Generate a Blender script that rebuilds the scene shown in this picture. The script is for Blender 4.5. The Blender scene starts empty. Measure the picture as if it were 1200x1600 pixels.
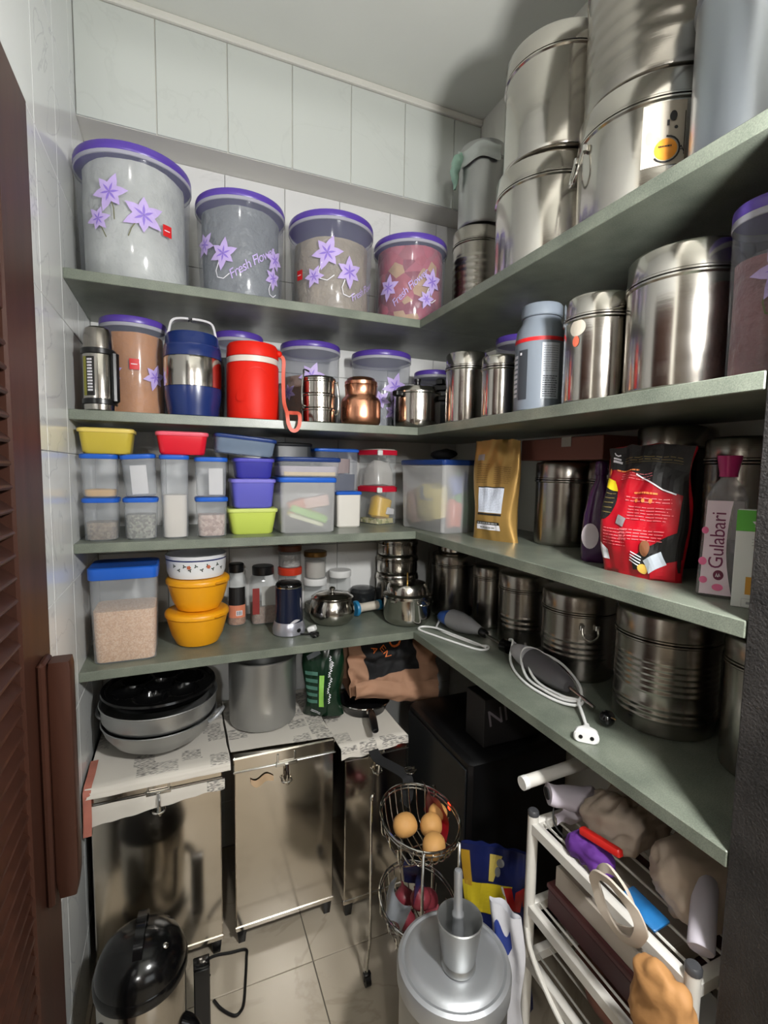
import bpy, math, random
from math import sin, cos, pi, radians, atan2, sqrt
from mathutils import Vector, Matrix, noise, Euler

D = bpy.data
SC = bpy.context.scene
C = SC.collection
random.seed(7)

# ------------------------------------------------------------------ camera
cam_d = D.cameras.new('camera')
cam_d.sensor_fit = 'HORIZONTAL'
cam_d.sensor_width = 36.0
cam_d.lens = 763.47 / 1200 * 36.0
cam_d.clip_start = 0.02
cam = D.objects.new('camera', cam_d)
C.objects.link(cam)
SC.camera = cam
YAW, PITCH, ROLL = 0.3971, 0.0860, 0.0155
_f = Vector((sin(YAW) * cos(PITCH), cos(YAW) * cos(PITCH), -sin(PITCH)))
_r = Vector((cos(YAW), -sin(YAW), 0))
_u = _r.cross(_f)
_r2 = _r * cos(ROLL) + _u * sin(ROLL)
_u2 = _u * cos(ROLL) - _r * sin(ROLL)
cam.matrix_world = Matrix(((_r2.x, _u2.x, -_f.x, 0), (_r2.y, _u2.y, -_f.y, 0), (_r2.z, _u2.z, -_f.z, 1.5), (0, 0, 0, 1)))

# ------------------------------------------------------------------ exposure, world, lights
vs = SC.view_settings
vs.view_transform = 'Standard'
vs.look = 'None'
vs.gamma = 1.0
vs.use_curve_mapping = False
vs.exposure = 0.0
PANTRY_LAMP_AT = (0.55, 0.0, 1.86)      # globe lamp on a cord beside the camera, at the pantry doorway
PANTRY_LAMP_R = 0.06
PANTRY_LAMP_STRENGTH = 640.0
LAMP_AT = (-0.35, -1.60, 2.10)         # globe lamp hanging in the kitchen behind the camera
LAMP_R = 0.075
LAMP_STRENGTH = 300.0
WINDOW_STRENGTH = 1.5                  # daylight in the kitchen window on the wall opposite the pantry
w = D.worlds.new('world')
SC.world = w
w.use_nodes = True
w.node_tree.nodes['Background'].inputs[0].default_value = (0.5, 0.52, 0.55, 1)
w.node_tree.nodes['Background'].inputs[1].default_value = 0.1
try:
    SC.cycles.max_bounces = 10
    SC.cycles.transparent_max_bounces = 16
    SC.cycles.caustics_reflective = False
    SC.cycles.caustics_refractive = False
except Exception:
    pass

# ------------------------------------------------------------------ helpers: colours and materials
def S(r, g, b):
    def f(c):
        c /= 255.0
        return c / 12.92 if c <= 0.04045 else ((c + 0.055) / 1.055) ** 2.4
    return (f(r), f(g), f(b), 1.0)

def mat(name, col, rough=0.4, metal=0.0, alpha=1.0, var=0.12, nscale=9.0, bump=0.0, bscale=60.0, stretch=None, spec=0.5, emit=0.0, coat=0.0, rvar=0.0, bdist=0.002):
    if name in D.materials:
        return D.materials[name]
    m = D.materials.new(name)
    m.use_nodes = True
    nt = m.node_tree
    N, L = nt.nodes, nt.links
    b = N['Principled BSDF']
    b.inputs['Roughness'].default_value = rough
    b.inputs['Metallic'].default_value = metal
    b.inputs['Alpha'].default_value = alpha
    b.inputs['Specular IOR Level'].default_value = spec
    b.inputs['Coat Weight'].default_value = coat
    tc = N.new('ShaderNodeTexCoord')
    src = tc.outputs['Object']
    if stretch:
        mp = N.new('ShaderNodeMapping')
        mp.inputs['Scale'].default_value = stretch
        L.new(src, mp.inputs['Vector'])
        src = mp.outputs['Vector']
    n = N.new('ShaderNodeTexNoise')
    n.inputs['Scale'].default_value = nscale
    n.inputs['Detail'].default_value = 3
    L.new(src, n.inputs['Vector'])
    mix = N.new('ShaderNodeMix')
    mix.data_type = 'RGBA'
    mix.inputs['A'].default_value = tuple(c * (1 - var) for c in col[:3]) + (1,)
    mix.inputs['B'].default_value = tuple(min(1, c * (1 + var)) for c in col[:3]) + (1,)
    L.new(n.outputs['Fac'], mix.inputs['Factor'])
    L.new(mix.outputs['Result'], b.inputs['Base Color'])
    if rvar:
        mr = N.new('ShaderNodeMapRange')
        mr.inputs['To Min'].default_value = max(0.02, rough - rvar)
        mr.inputs['To Max'].default_value = rough + rvar
        L.new(n.outputs['Fac'], mr.inputs['Value'])
        L.new(mr.outputs['Result'], b.inputs['Roughness'])
    if bump:
        n2 = N.new('ShaderNodeTexNoise')
        n2.inputs['Scale'].default_value = bscale
        n2.inputs['Detail'].default_value = 4
        L.new(src, n2.inputs['Vector'])
        bp = N.new('ShaderNodeBump')
        bp.inputs['Strength'].default_value = bump
        bp.inputs['Distance'].default_value = bdist
        L.new(n2.outputs['Fac'], bp.inputs['Height'])
        L.new(bp.outputs['Normal'], b.inputs['Normal'])
    if emit:
        b.inputs['Emission Color'].default_value = col
        b.inputs['Emission Strength'].default_value = emit
    return m

def plastic(name, rgb, rough=0.35, **k):
    return mat(name, S(*rgb), rough, var=0.04, **k)

def clear(name, rgb, alpha, rough=0.18):
    return mat(name, S(*rgb), rough, alpha=alpha, var=0.05)

STEEL = mat('stainless_steel', S(192, 188, 181), 0.16, 1.0, var=0.05, nscale=3, stretch=(1, 1, 9), rvar=0.05, bump=0.04, bscale=14)
STEEL2 = mat('brushed_steel', S(164, 159, 152), 0.24, 1.0, var=0.08, nscale=4, stretch=(1, 1, 30), rvar=0.06, bump=0.06, bscale=20)
STEELSHEET = mat('sheet_steel', S(226, 219, 208), 0.13, 1.0, var=0.05, nscale=3, rvar=0.05, bump=0.1, bscale=3)
CHROME = mat('chrome_wire', S(215, 213, 208), 0.12, 1.0, var=0.04)
ALU = mat('aluminium', S(186, 189, 193), 0.42, 0.72, var=0.1, nscale=8, rvar=0.08, bump=0.05)
ALU_DRUM = mat('pale_drum_metal', S(168, 174, 182), 0.3, 1.0, var=0.06, nscale=5, rvar=0.06, bump=0.05)
ALU_DULL = mat('dull_aluminium', S(176, 177, 176), 0.38, 0.9, var=0.14, nscale=7, rvar=0.08, bump=0.06)
COPPER = mat('copper', S(222, 158, 126), 0.28, 1.0, var=0.1, rvar=0.05)
BRASS = mat('gold_metal', S(196, 160, 90), 0.25, 1.0, var=0.06)
BLACK = plastic('black_plastic', (16, 16, 17), 0.3)
BLACKGLOSS = plastic('glossy_black', (9, 9, 10), 0.16)
BLACKCLOTH = mat('black_fabric', S(14, 14, 16), 0.8, bump=0.4, bscale=90)
DARKGREY = plastic('dark_grey_plastic', (62, 63, 66), 0.4)
GREYP = plastic('grey_plastic', (150, 150, 152), 0.4)
LIGHTGREY = plastic('pale_grey_plastic', (188, 186, 190), 0.4)
WHITEP = plastic('white_plastic', (226, 226, 224), 0.35)
WHITEMETAL = plastic('white_painted_metal', (214, 211, 204), 0.35)
PURPLE = plastic('purple_lid_plastic', (86, 62, 158), 0.32)
LILAC = mat('lilac_print', S(184, 164, 216), 0.5, var=0.14, nscale=60)
VIOLETP = mat('violet_print', S(136, 112, 200), 0.5, var=0.06)
STEMP = mat('stem_print', S(104, 104, 70), 0.6)
WHITEPRINT = mat('white_print', S(228, 226, 232), 0.5, var=0.03)
BLACKPRINT = mat('black_print', S(20, 18, 18), 0.5, var=0.03)
REDPRINT = mat('red_print', S(200, 26, 30), 0.5, var=0.04)
BLUELID = plastic('blue_lid_plastic', (32, 92, 190), 0.32)
NAVYLID = plastic('navy_lid_plastic', (26, 52, 110), 0.3)
CLEAR = clear('clear_plastic', (146, 151, 164), 0.30, 0.12)
RIMP = clear('pale_rim_plastic', (186, 186, 198), 0.72, 0.25)
FROST = clear('frosted_plastic', (190, 194, 198), 0.33, 0.3)
MILKY = clear('milky_clear_plastic', (206, 206, 206), 0.48, 0.3)
GLASSC = clear('clear_glass', (190, 196, 196), 0.22, 0.06)
SMOKE = clear('smoked_glass', (40, 42, 44), 0.7, 0.08)
GREY_CLEAR = clear('blue_grey_clear_plastic', (128, 146, 170), 0.6, 0.25)

def granite_mat(name, c1, c2, rough, bump):
    m = mat(name, S(*c1), rough, var=0.0, bump=bump, bscale=260, rvar=0.06)
    nt = m.node_tree
    N, L = nt.nodes, nt.links
    b = N['Principled BSDF']
    tc = N['Texture Coordinate']
    v = N.new('ShaderNodeTexNoise'); v.inputs['Scale'].default_value = 420; v.inputs['Detail'].default_value = 2
    v2 = N.new('ShaderNodeTexNoise'); v2.inputs['Scale'].default_value = 14; v2.inputs['Detail'].default_value = 5
    L.new(tc.outputs['Object'], v.inputs['Vector']); L.new(tc.outputs['Object'], v2.inputs['Vector'])
    ad = N.new('ShaderNodeMath'); ad.operation = 'ADD'
    L.new(v.outputs['Fac'], ad.inputs[0]); L.new(v2.outputs['Fac'], ad.inputs[1])
    r = N.new('ShaderNodeMapRange'); r.inputs['From Min'].default_value = 0.7; r.inputs['From Max'].default_value = 1.3
    L.new(ad.outputs[0], r.inputs['Value'])
    mx = N.new('ShaderNodeMix'); mx.data_type = 'RGBA'
    mx.inputs['A'].default_value = S(*c1); mx.inputs['B'].default_value = S(*c2)
    L.new(r.outputs['Result'], mx.inputs['Factor'])
    L.new(mx.outputs['Result'], b.inputs['Base Color'])
    return m

GRANITE = granite_mat('grey_green_granite', (92, 99, 89), (126, 132, 119), 0.34, 0.1)
GRANITE_DARK = granite_mat('rough_black_granite', (10, 10, 10), (48, 45, 44), 0.55, 0.9)

def tile_mat(name, c1, vein, rough, vw):
    m = mat(name, S(*c1), rough, var=0.03, nscale=3)
    nt = m.node_tree
    N, L = nt.nodes, nt.links
    b = N['Principled BSDF']
    geo = N.new('ShaderNodeNewGeometry')
    n = N.new('ShaderNodeTexNoise'); n.inputs['Scale'].default_value = 2.4; n.inputs['Detail'].default_value = 6
    n.inputs['Distortion'].default_value = 1.4
    L.new(geo.outputs['Position'], n.inputs['Vector'])
    a = N.new('ShaderNodeMath'); a.operation = 'SUBTRACT'; a.inputs[1].default_value = 0.5
    ab = N.new('ShaderNodeMath'); ab.operation = 'ABSOLUTE'
    L.new(n.outputs['Fac'], a.inputs[0]); L.new(a.outputs[0], ab.inputs[0])
    r = N.new('ShaderNodeMapRange'); r.inputs['From Min'].default_value = 0.0; r.inputs['From Max'].default_value = vw
    L.new(ab.outputs[0], r.inputs['Value'])
    mx = N.new('ShaderNodeMix'); mx.data_type = 'RGBA'
    mx.inputs['A'].default_value = S(*vein); mx.inputs['B'].default_value = S(*c1)
    L.new(r.outputs['Result'], mx.inputs['Factor'])
    L.new(mx.outputs['Result'], b.inputs['Base Color'])
    return m

TILE_WHITE = tile_mat('white_marble_tile', (222, 224, 222), (202, 203, 204), 0.16, 0.008)
TILE_PLAIN = tile_mat('cream_white_tile', (200, 204, 199), (196, 200, 195), 0.25, 0.01)
TILE_BACK = tile_mat('white_wall_tile', (222, 222, 220), (216, 216, 214), 0.22, 0.004)
TILE_FLOOR = tile_mat('beige_floor_tile', (180, 168, 150), (168, 156, 138), 0.22, 0.02)
GROUT = mat('grout', S(120, 118, 112), 0.9, bump=0.3)
PLASTER = mat('white_plaster', S(214, 212, 204), 0.85, var=0.05, nscale=4, bump=0.08, bscale=40)
CEILP = mat('ceiling_plaster', S(214, 216, 209), 0.9, var=0.05, nscale=4, bump=0.1, bscale=60)

def wood_mat(name, c1, c2):
    m = mat(name, S(*c1), 0.42, var=0.0, bump=0.05, spec=0.3)
    nt = m.node_tree
    N, L = nt.nodes, nt.links
    b = N['Principled BSDF']
    geo = N.new('ShaderNodeNewGeometry')
    mp = N.new('ShaderNodeMapping'); mp.inputs['Scale'].default_value = (30, 30, 2.2)
    n = N.new('ShaderNodeTexNoise'); n.inputs['Scale'].default_value = 1.0; n.inputs['Detail'].default_value = 5; n.inputs['Distortion'].default_value = 0.8
    L.new(geo.outputs['Position'], mp.inputs['Vector']); L.new(mp.outputs['Vector'], n.inputs['Vector'])
    mx = N.new('ShaderNodeMix'); mx.data_type = 'RGBA'
    mx.inputs['A'].default_value = S(*c1); mx.inputs['B'].default_value = S(*c2)
    L.new(n.outputs['Fac'], mx.inputs['Factor'])
    L.new(mx.outputs['Result'], b.inputs['Base Color'])
    return m

WOOD = wood_mat('dark_stained_wood', (30, 16, 11), (70, 40, 29))

def paper_mat():
    m = mat('newsprint', S(206, 200, 190), 0.8, var=0.0)
    nt = m.node_tree
    N, L = nt.nodes, nt.links
    b = N['Principled BSDF']
    tc = N['Texture Coordinate']
    def rng(src, lo, hi):
        r = N.new('ShaderNodeMapRange'); r.inputs['From Min'].default_value = lo; r.inputs['From Max'].default_value = hi
        L.new(src, r.inputs['Value']); return r.outputs['Result']
    def mul(p, q):
        k = N.new('ShaderNodeMath'); k.operation = 'MULTIPLY'; L.new(p, k.inputs[0])
        if isinstance(q, float): k.inputs[1].default_value = q
        else: L.new(q, k.inputs[1])
        return k.outputs[0]
    # columns and stories: square cells, some printed, some blank
    v = N.new('ShaderNodeTexVoronoi'); v.distance = 'CHEBYCHEV'; v.inputs['Scale'].default_value = 15; v.inputs['Randomness'].default_value = 0.55
    L.new(tc.outputs['Object'], v.inputs['Vector'])
    sp = N.new('ShaderNodeSeparateColor'); L.new(v.outputs['Color'], sp.inputs['Color'])
    on = rng(sp.outputs['Red'], 0.50, 0.52)
    inside = rng(v.outputs['Distance'], 0.46, 0.42)
    # lines of type
    mp = N.new('ShaderNodeMapping'); mp.inputs['Scale'].default_value = (90, 420, 420)
    L.new(tc.outputs['Object'], mp.inputs['Vector'])
    n = N.new('ShaderNodeTexNoise'); n.inputs['Scale'].default_value = 1.0; n.inputs['Detail'].default_value = 0
    L.new(mp.outputs['Vector'], n.inputs['Vector'])
    f = mul(mul(on, inside), mul(rng(n.outputs['Fac'], 0.42, 0.62), 0.75))
    mx = N.new('ShaderNodeMix'); mx.data_type = 'RGBA'
    mx.inputs['A'].default_value = S(208, 202, 192); mx.inputs['B'].default_value = S(70, 68, 68)
    L.new(f, mx.inputs['Factor'])
    L.new(mx.outputs['Result'], b.inputs['Base Color'])
    return m

NEWS = paper_mat()

def speckle(name, cols, scale, rough=0.7):
    """grains, beads and lumps: voronoi cells each with one of a few colours"""
    m = mat(name, S(*cols[0]), rough, var=0.0)
    nt = m.node_tree
    N, L = nt.nodes, nt.links
    b = N['Principled BSDF']
    v = N.new('ShaderNodeTexVoronoi'); v.inputs['Scale'].default_value = scale
    L.new(N['Texture Coordinate'].outputs['Object'], v.inputs['Vector'])
    sep = N.new('ShaderNodeSeparateColor')
    L.new(v.outputs['Color'], sep.inputs['Color'])
    rp = N.new('ShaderNodeValToRGB')
    rp.color_ramp.interpolation = 'CONSTANT'
    rp.color_ramp.elements[0].color = S(*cols[0])
    rp.color_ramp.elements[1].position = 1.0 / len(cols)
    rp.color_ramp.elements[1].color = S(*cols[1])
    for k in range(2, len(cols)):
        e = rp.color_ramp.elements.new(k / len(cols)); e.color = S(*cols[k])
    L.new(sep.outputs['Red'], rp.inputs['Fac'])
    L.new(rp.outputs['Color'], b.inputs['Base Color'])
    bp = N.new('ShaderNodeBump'); bp.inputs['Strength'].default_value = 0.8; bp.inputs['Distance'].default_value = 0.25 / scale
    inv = N.new('ShaderNodeMath'); inv.operation = 'SUBTRACT'; inv.inputs[0].default_value = 1.0
    L.new(v.outputs['Distance'], inv.inputs[1]); L.new(inv.outputs[0], bp.inputs['Height'])
    L.new(bp.outputs['Normal'], b.inputs['Normal'])
    return m

def lampmat(name, col, strength):
    m = D.materials.new(name); m.use_nodes = True
    b = m.node_tree.nodes['Principled BSDF']
    b.inputs['Base Color'].default_value = (0.9, 0.9, 0.9, 1)
    b.inputs['Emission Color'].default_value = col
    b.inputs['Emission Strength'].default_value = strength
    return m

# ------------------------------------------------------------------ helpers: geometry
class G:
    def __init__(s):
        s.v = []; s.f = []

    def add(s, v, f):
        n = len(s.v)
        s.v += [tuple(p) for p in v]
        s.f += [tuple(i + n for i in q) for q in f]
        return s

    def rings(s, rings, closed=True, cap0=True, cap1=True):
        n = len(rings[0]); v = []; f = []
        for r in rings:
            v += r
        for a in range(len(rings) - 1):
            for i in range(n if closed else n - 1):
                j = (i + 1) % n
                f.append((a * n + i, a * n + j, (a + 1) * n + j, (a + 1) * n + i))
        if closed and cap0: f.append(tuple(range(n - 1, -1, -1)))
        if closed and cap1: f.append(tuple((len(rings) - 1) * n + i for i in range(n)))
        return s.add(v, f)

    def lathe(s, prof, n=40, c=(0, 0, 0), cap0=True, cap1=True):
        rs = []
        for r, z in prof:
            r = max(r, 1e-5)
            rs.append([(c[0] + r * cos(2 * pi * i / n), c[1] + r * sin(2 * pi * i / n), c[2] + z) for i in range(n)])
        return s.rings(rs, True, cap0, cap1)

    def rbox(s, secs, c=(0, 0, 0), k=5, cap0=True, cap1=True):
        rs = []
        for z, hx, hy, r in secs:
            r = min(r, hx, hy); ring = []
            for sx, sy, a0 in ((1, 1, 0), (-1, 1, 90), (-1, -1, 180), (1, -1, 270)):
                for i in range(k):
                    a = radians(a0 + 90 * i / (k - 1))
                    ring.append((c[0] + sx * (hx - r) + r * cos(a), c[1] + sy * (hy - r) + r * sin(a), c[2] + z))
            rs.append(ring)
        return s.rings(rs, True, cap0, cap1)

    def box(s, a, b, bev=0.0):
        c = ((a[0] + b[0]) / 2, (a[1] + b[1]) / 2, 0)
        hx, hy = (b[0] - a[0]) / 2, (b[1] - a[1]) / 2
        if bev:
            return s.rbox([(a[2], hx - bev, hy - bev, bev), (a[2] + bev, hx, hy, bev), (b[2] - bev, hx, hy, bev), (b[2], hx - bev, hy - bev, bev)], c, 2)
        v = [(x, y, z) for z in (a[2], b[2]) for x, y in ((a[0], a[1]), (b[0], a[1]), (b[0], b[1]), (a[0], b[1]))]
        return s.add(v, [(3, 2, 1, 0), (4, 5, 6, 7), (0, 1, 5, 4), (1, 2, 6, 5), (2, 3, 7, 6), (3, 0, 4, 7)])

    def sweep(s, pts, sect, closed=False, up=None):
        """sect: list of (a,b) section points in the moving frame, or a function of t"""
        P = [Vector(p) for p in pts]; n = len(P)
        T = []
        for i in range(n):
            a = P[(i - 1) % n] if (closed or i > 0) else P[i]
            b = P[(i + 1) % n] if (closed or i < n - 1) else P[i]
            T.append((b - a).normalized())
        u = Vector(up) if up else (Vector((0, 0, 1)) if abs(T[0].z) < 0.9 else Vector((1, 0, 0)))
        rs = []
        nn = (u - T[0] * u.dot(T[0])).normalized()
        for i in range(n):
            ref = Vector(up) if up else nn
            q = ref - T[i] * ref.dot(T[i])
            if q.length > 1e-4: nn = q.normalized()
            bb = T[i].cross(nn)
            sc = sect(i / max(1, n - 1)) if callable(sect) else sect
            rs.append([tuple(P[i] + bb * a + nn * b) for a, b in sc])
        if closed:
            rs.append(rs[0])
            return s.rings(rs, True, False, False)
        return s.rings(rs)

    def tube(s, pts, r, n=8, closed=False):
        if callable(r):
            return s.sweep(pts, lambda t: [(r(t) * cos(2 * pi * i / n), r(t) * sin(2 * pi * i / n)) for i in range(n)], closed)
        return s.sweep(pts, [(r * cos(2 * pi * i / n), r * sin(2 * pi * i / n)) for i in range(n)], closed)

    def ribbon(s, pts, w, t, up=(0, 0, 1), closed=False):
        return s.sweep(pts, [(-w / 2, -t / 2), (w / 2, -t / 2), (w / 2, t / 2), (-w / 2, t / 2)], closed, up)

    def grid(s, fn, nu, nv):
        v = [fn(i / nu, j / nv) for j in range(nv + 1) for i in range(nu + 1)]
        f = [(j * (nu + 1) + i, j * (nu + 1) + i + 1, (j + 1) * (nu + 1) + i + 1, (j + 1) * (nu + 1) + i) for j in range(nv) for i in range(nu)]
        return s.add(v, f)

    def prism(s, poly, z0, z1):
        n = len(poly)
        v = [(x, y, z0) for x, y in poly] + [(x, y, z1) for x, y in poly]
        return s.add(v, [tuple(range(n - 1, -1, -1)), tuple(range(n, 2 * n))] + [(i, (i + 1) % n, n + (i + 1) % n, n + i) for i in range(n)])

    def sphere(s, c, r, n=16, m=10):
        rr = (r, r, r) if not hasattr(r, '__len__') else r
        rs = []
        for j in range(m + 1):
            t = -pi / 2 + pi * j / m
            q = max(cos(t), 1e-4)
            rs.append([(c[0] + rr[0] * q * cos(2 * pi * i / n), c[1] + rr[1] * q * sin(2 * pi * i / n), c[2] + rr[2] * sin(t)) for i in range(n)])
        return s.rings(rs)

    def map(s, fn):
        s.v = [tuple(fn(*p)) for p in s.v]
        return s

    def tf(s, M):
        s.v = [tuple(M @ Vector(p)) for p in s.v]
        return s

    def jitter(s, amp, scale, seed=0):
        o = Vector((seed * 3.1, seed * 1.7, seed * 2.3))
        s.v = [tuple(Vector(p) + noise.noise_vector((Vector(p)) * scale + o) * amp) for p in s.v]
        return s

def obj(name, g, m, parent=None, loc=(0, 0, 0), rot=(0, 0, 0), angle=38, flat=False, label=None):
    me = D.meshes.new(name)
    me.from_pydata(g.v, [], g.f)
    me.validate()
    if not flat:
        me.shade_smooth()
        me.set_sharp_from_angle(angle=radians(angle))
    me.materials.append(m)
    o = D.objects.new(name, me)
    o.location = loc
    o.rotation_euler = rot
    C.objects.link(o)
    if parent: o.parent = parent
    if label: o['label'] = label
    return o

def thing(name, label, cat, loc=(0, 0, 0), rz=0.0, group=None, rot=None):
    o = D.objects.new(name, None)
    o.empty_display_size = 0.02
    o.location = loc
    o.rotation_euler = rot if rot else (0, 0, rz)
    C.objects.link(o)
    o['label'] = label
    o['category'] = cat
    if group: o['group'] = group
    return o

def tag(o, label, cat, group=None):
    o['label'] = label; o['category'] = cat
    if group: o['group'] = group
    return o

def struct(name, g, m, parent=None, flat=True):
    o = obj(name, g, m, parent, flat=flat)
    if not parent: o['kind'] = 'structure'
    return o

def spl(pts, k=6, closed=False):
    P = [Vector(p) for p in pts]; n = len(P); out = []
    rng = range(n) if closed else range(n - 1)
    for i in rng:
        p0 = P[(i - 1) % n] if (closed or i > 0) else P[i] * 2 - P[i + 1]
        p1 = P[i]; p2 = P[(i + 1) % n]
        p3 = P[(i + 2) % n] if (closed or i + 2 < n) else p2 * 2 - p1
        for q in range(k):
            t = q / k
            out.append(0.5 * ((2 * p1) + (p2 - p0) * t + (2 * p0 - 5 * p1 + 4 * p2 - p3) * t * t + (3 * p1 - p0 - 3 * p2 + p3) * t ** 3))
    if not closed: out.append(P[-1])
    return out

def circ(r, n=24, z=0.0, c=(0, 0)):
    return [(c[0] + r * cos(2 * pi * i / n), c[1] + r * sin(2 * pi * i / n), z) for i in range(n)]

def text_geo(body, size=1.0, shear=0.0, spacing=1.0):
    """lettering as a flat centred mesh"""
    cu = D.curves.new('lettering', 'FONT')
    cu.body = body; cu.size = size; cu.shear = shear; cu.space_character = spacing
    cu.align_x = 'CENTER'; cu.align_y = 'CENTER'; cu.resolution_u = 3
    o = D.objects.new('lettering', cu)
    C.objects.link(o)
    dg = bpy.context.evaluated_depsgraph_get()
    me = D.meshes.new_from_object(o.evaluated_get(dg))
    g = G().add([v.co[:] for v in me.vertices], [tuple(p.vertices) for p in me.polygons])
    D.objects.remove(o); D.curves.remove(cu); D.meshes.remove(me)
    return g

def rot2(g, a, dx=0, dy=0):
    c, s_ = cos(a), sin(a)
    return g.map(lambda x, y, z: (x * c - y * s_ + dx, x * s_ + y * c + dy, z))

def rect2(x0, y0, x1, y1, nx=6, ny=2):
    return G().grid(lambda u, v: (x0 + (x1 - x0) * u, y0 + (y1 - y0) * v, 0), nx, ny)

def disc2(x, y, rx, ry=None, n=20):
    ry = ry or rx
    v = [(x, y, 0)]; f = []
    for k in (0.5, 1.0):
        v += [(x + rx * k * cos(2 * pi * i / n), y + ry * k * sin(2 * pi * i / n), 0) for i in range(n)]
    f += [(0, 1 + i, 1 + (i + 1) % n) for i in range(n)]
    f += [(1 + i, 1 + n + i, 1 + n + (i + 1) % n, 1 + (i + 1) % n) for i in range(n)]
    return G().add(v, f)

def flower2(x, y, s, a=0.0, n=6, lens=None, w=0.2):
    g = G()
    for k in range(n):
        t = a + 2 * pi * k / n
        l = s * (lens[k % len(lens)] if lens else 1)
        ww = s * w
        prof = [(0.04, 0.25), (0.22, 0.8), (0.42, 1.0), (0.65, 0.72), (0.85, 0.3), (1.0, 0.0)]
        L_ = [(q * l, h * ww) for q, h in prof]
        v = []; f = []
        for q, h in L_:
            v += [(q, h, 0), (q, -h, 0)]
        f = [(2 * i, 2 * i + 1, 2 * i + 3, 2 * i + 2) for i in range(len(L_) - 1)]
        v = [(x + p * cos(t) - q * sin(t), y + p * sin(t) + q * cos(t), 0) for p, q, _ in v]
        g.add(v, f)
    return g

def stroke2(pts, w):
    pts = [Vector((p[0], p[1], 0)) for p in pts]
    v = []; f = []
    for i, p in enumerate(pts):
        t = (pts[min(i + 1, len(pts) - 1)] - pts[max(i - 1, 0)]).normalized()
        nrm = Vector((-t.y, t.x, 0))
        v += [tuple(p + nrm * w / 2), tuple(p - nrm * w / 2)]
    f = [(2 * i, 2 * i + 1, 2 * i + 3, 2 * i + 2) for i in range(len(pts) - 1)]
    return G().add(v, f)

def small_print(x0, y0, x1, y1, rows, seed=1, fill=0.85, th=0.45):
    """rows of tiny illegible print"""
    rnd = random.Random(seed); g = G()
    for k in range(rows):
        yy = y1 - (y1 - y0) * (k + 0.5) / rows
        h = (y1 - y0) / rows * th
        xx = x0; end = x0 + (x1 - x0) * (fill + (1 - fill) * rnd.random())
        while xx < end - 1e-4:
            ww = (x1 - x0) * rnd.uniform(0.06, 0.2)
            xe = min(end, xx + ww)
            gg = rect2(xx, yy - h / 2, xe, yy + h / 2, 2, 1)
            g.add(gg.v, gg.f)
            xx = xe + (x1 - x0) * 0.025
    return g

def join(*gs):
    g = G()
    for q in gs: g.add(q.v, q.f)
    return g

def wrap(g, R, a0=0.0, off=0.0008):
    """flat (x, z) print onto an upright round body; R is a radius or a function of height; front is -Y turned by a0"""
    Rf = R if callable(R) else (lambda z: R)
    def fn(x, y, z):
        r = Rf(y); a = a0 + x / r
        return ((r + off) * sin(a), -(r + off) * cos(a), y)
    return g.map(fn)

def face_cam(c):
    return atan2(-c[0], c[1])

def onface(g, hy, off=0.0006, x0=0.0):
    """flat (x, z) print on the front (-Y) face of a box"""
    return g.map(lambda x, y, z: (x + x0, -hy - off, y))

# shelf heights (tops)
S1, S2, S3, S4 = 1.9990, 1.6453, 1.2911, 0.9367
TH = 0.0266
XL, XR, YF, YB = -0.262, 1.145, 1.5, 1.91
XI = 0.748
BEAM_Y, BEAM_Z, CEIL = 1.78, 2.535, 2.895

# ------------------------------------------------------------------ the room
T6 = 0.006
floor = struct('floor', G().box((-2.0, -2.4, -0.1), (2.4, 2.05, -T6)), GROUT)
struct('ceiling', G().box((-2.0, -2.4, CEIL), (2.4, 2.05, CEIL + 0.1)), CEILP)
wl = struct('wall_left', G().box((XL - 0.12, 0.30, 0), (XL - T6, 2.03, CEIL)), GROUT)
wb = struct('wall_back', G().box((XL - 0.12, YB + T6, 0), (XR + 0.12, YB + 0.12, CEIL)), GROUT)
struct('wall_right', G().box((XR, 0.30, 0), (XR + 0.12, YB + T6, CEIL)), PLASTER)
bm = struct('trim_1', G().box((XL, BEAM_Y + T6, BEAM_Z), (XR, YB + T6, CEIL)), PLASTER)
struct('trim_2', G().box((XL, BEAM_Y - 0.012, 2.872), (XR, BEAM_Y + T6, CEIL), 0.004), PLASTER)
# partition with the doorway the camera looks through
struct('wall_front', G().box((-2.0, 0.18, 0), (XL - 0.0, 0.30, CEIL)).box((XI + 0.03, 0.18, 0), (2.4, 0.42, CEIL)).box((XL, 0.30, 2.5), (XI + 0.03, 0.42, CEIL)), PLASTER)
struct('trim_3', G().box((XI, 0.16, 0), (XI + 0.03, 0.43, 2.5), 0.002).jitter(0.0006, 40), GRANITE_DARK)
# the kitchen behind the camera
KWALL = mat('kitchen_wall_paint', S(112, 103, 94), 0.8, var=0.06, nscale=5)
struct('wall_kitchen', G().box((-2.1, -2.5, 0), (2.5, -2.4, CEIL)).box((-2.1, -2.4, 0), (-2.0, 0.18, CEIL)).box((2.4, -2.4, 0), (2.5, 0.18, CEIL)), KWALL)
struct('baseboard_kitchen', G().box((-2.0, -2.4, 0), (2.4, -2.385, 0.1)), TILE_PLAIN)

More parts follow.
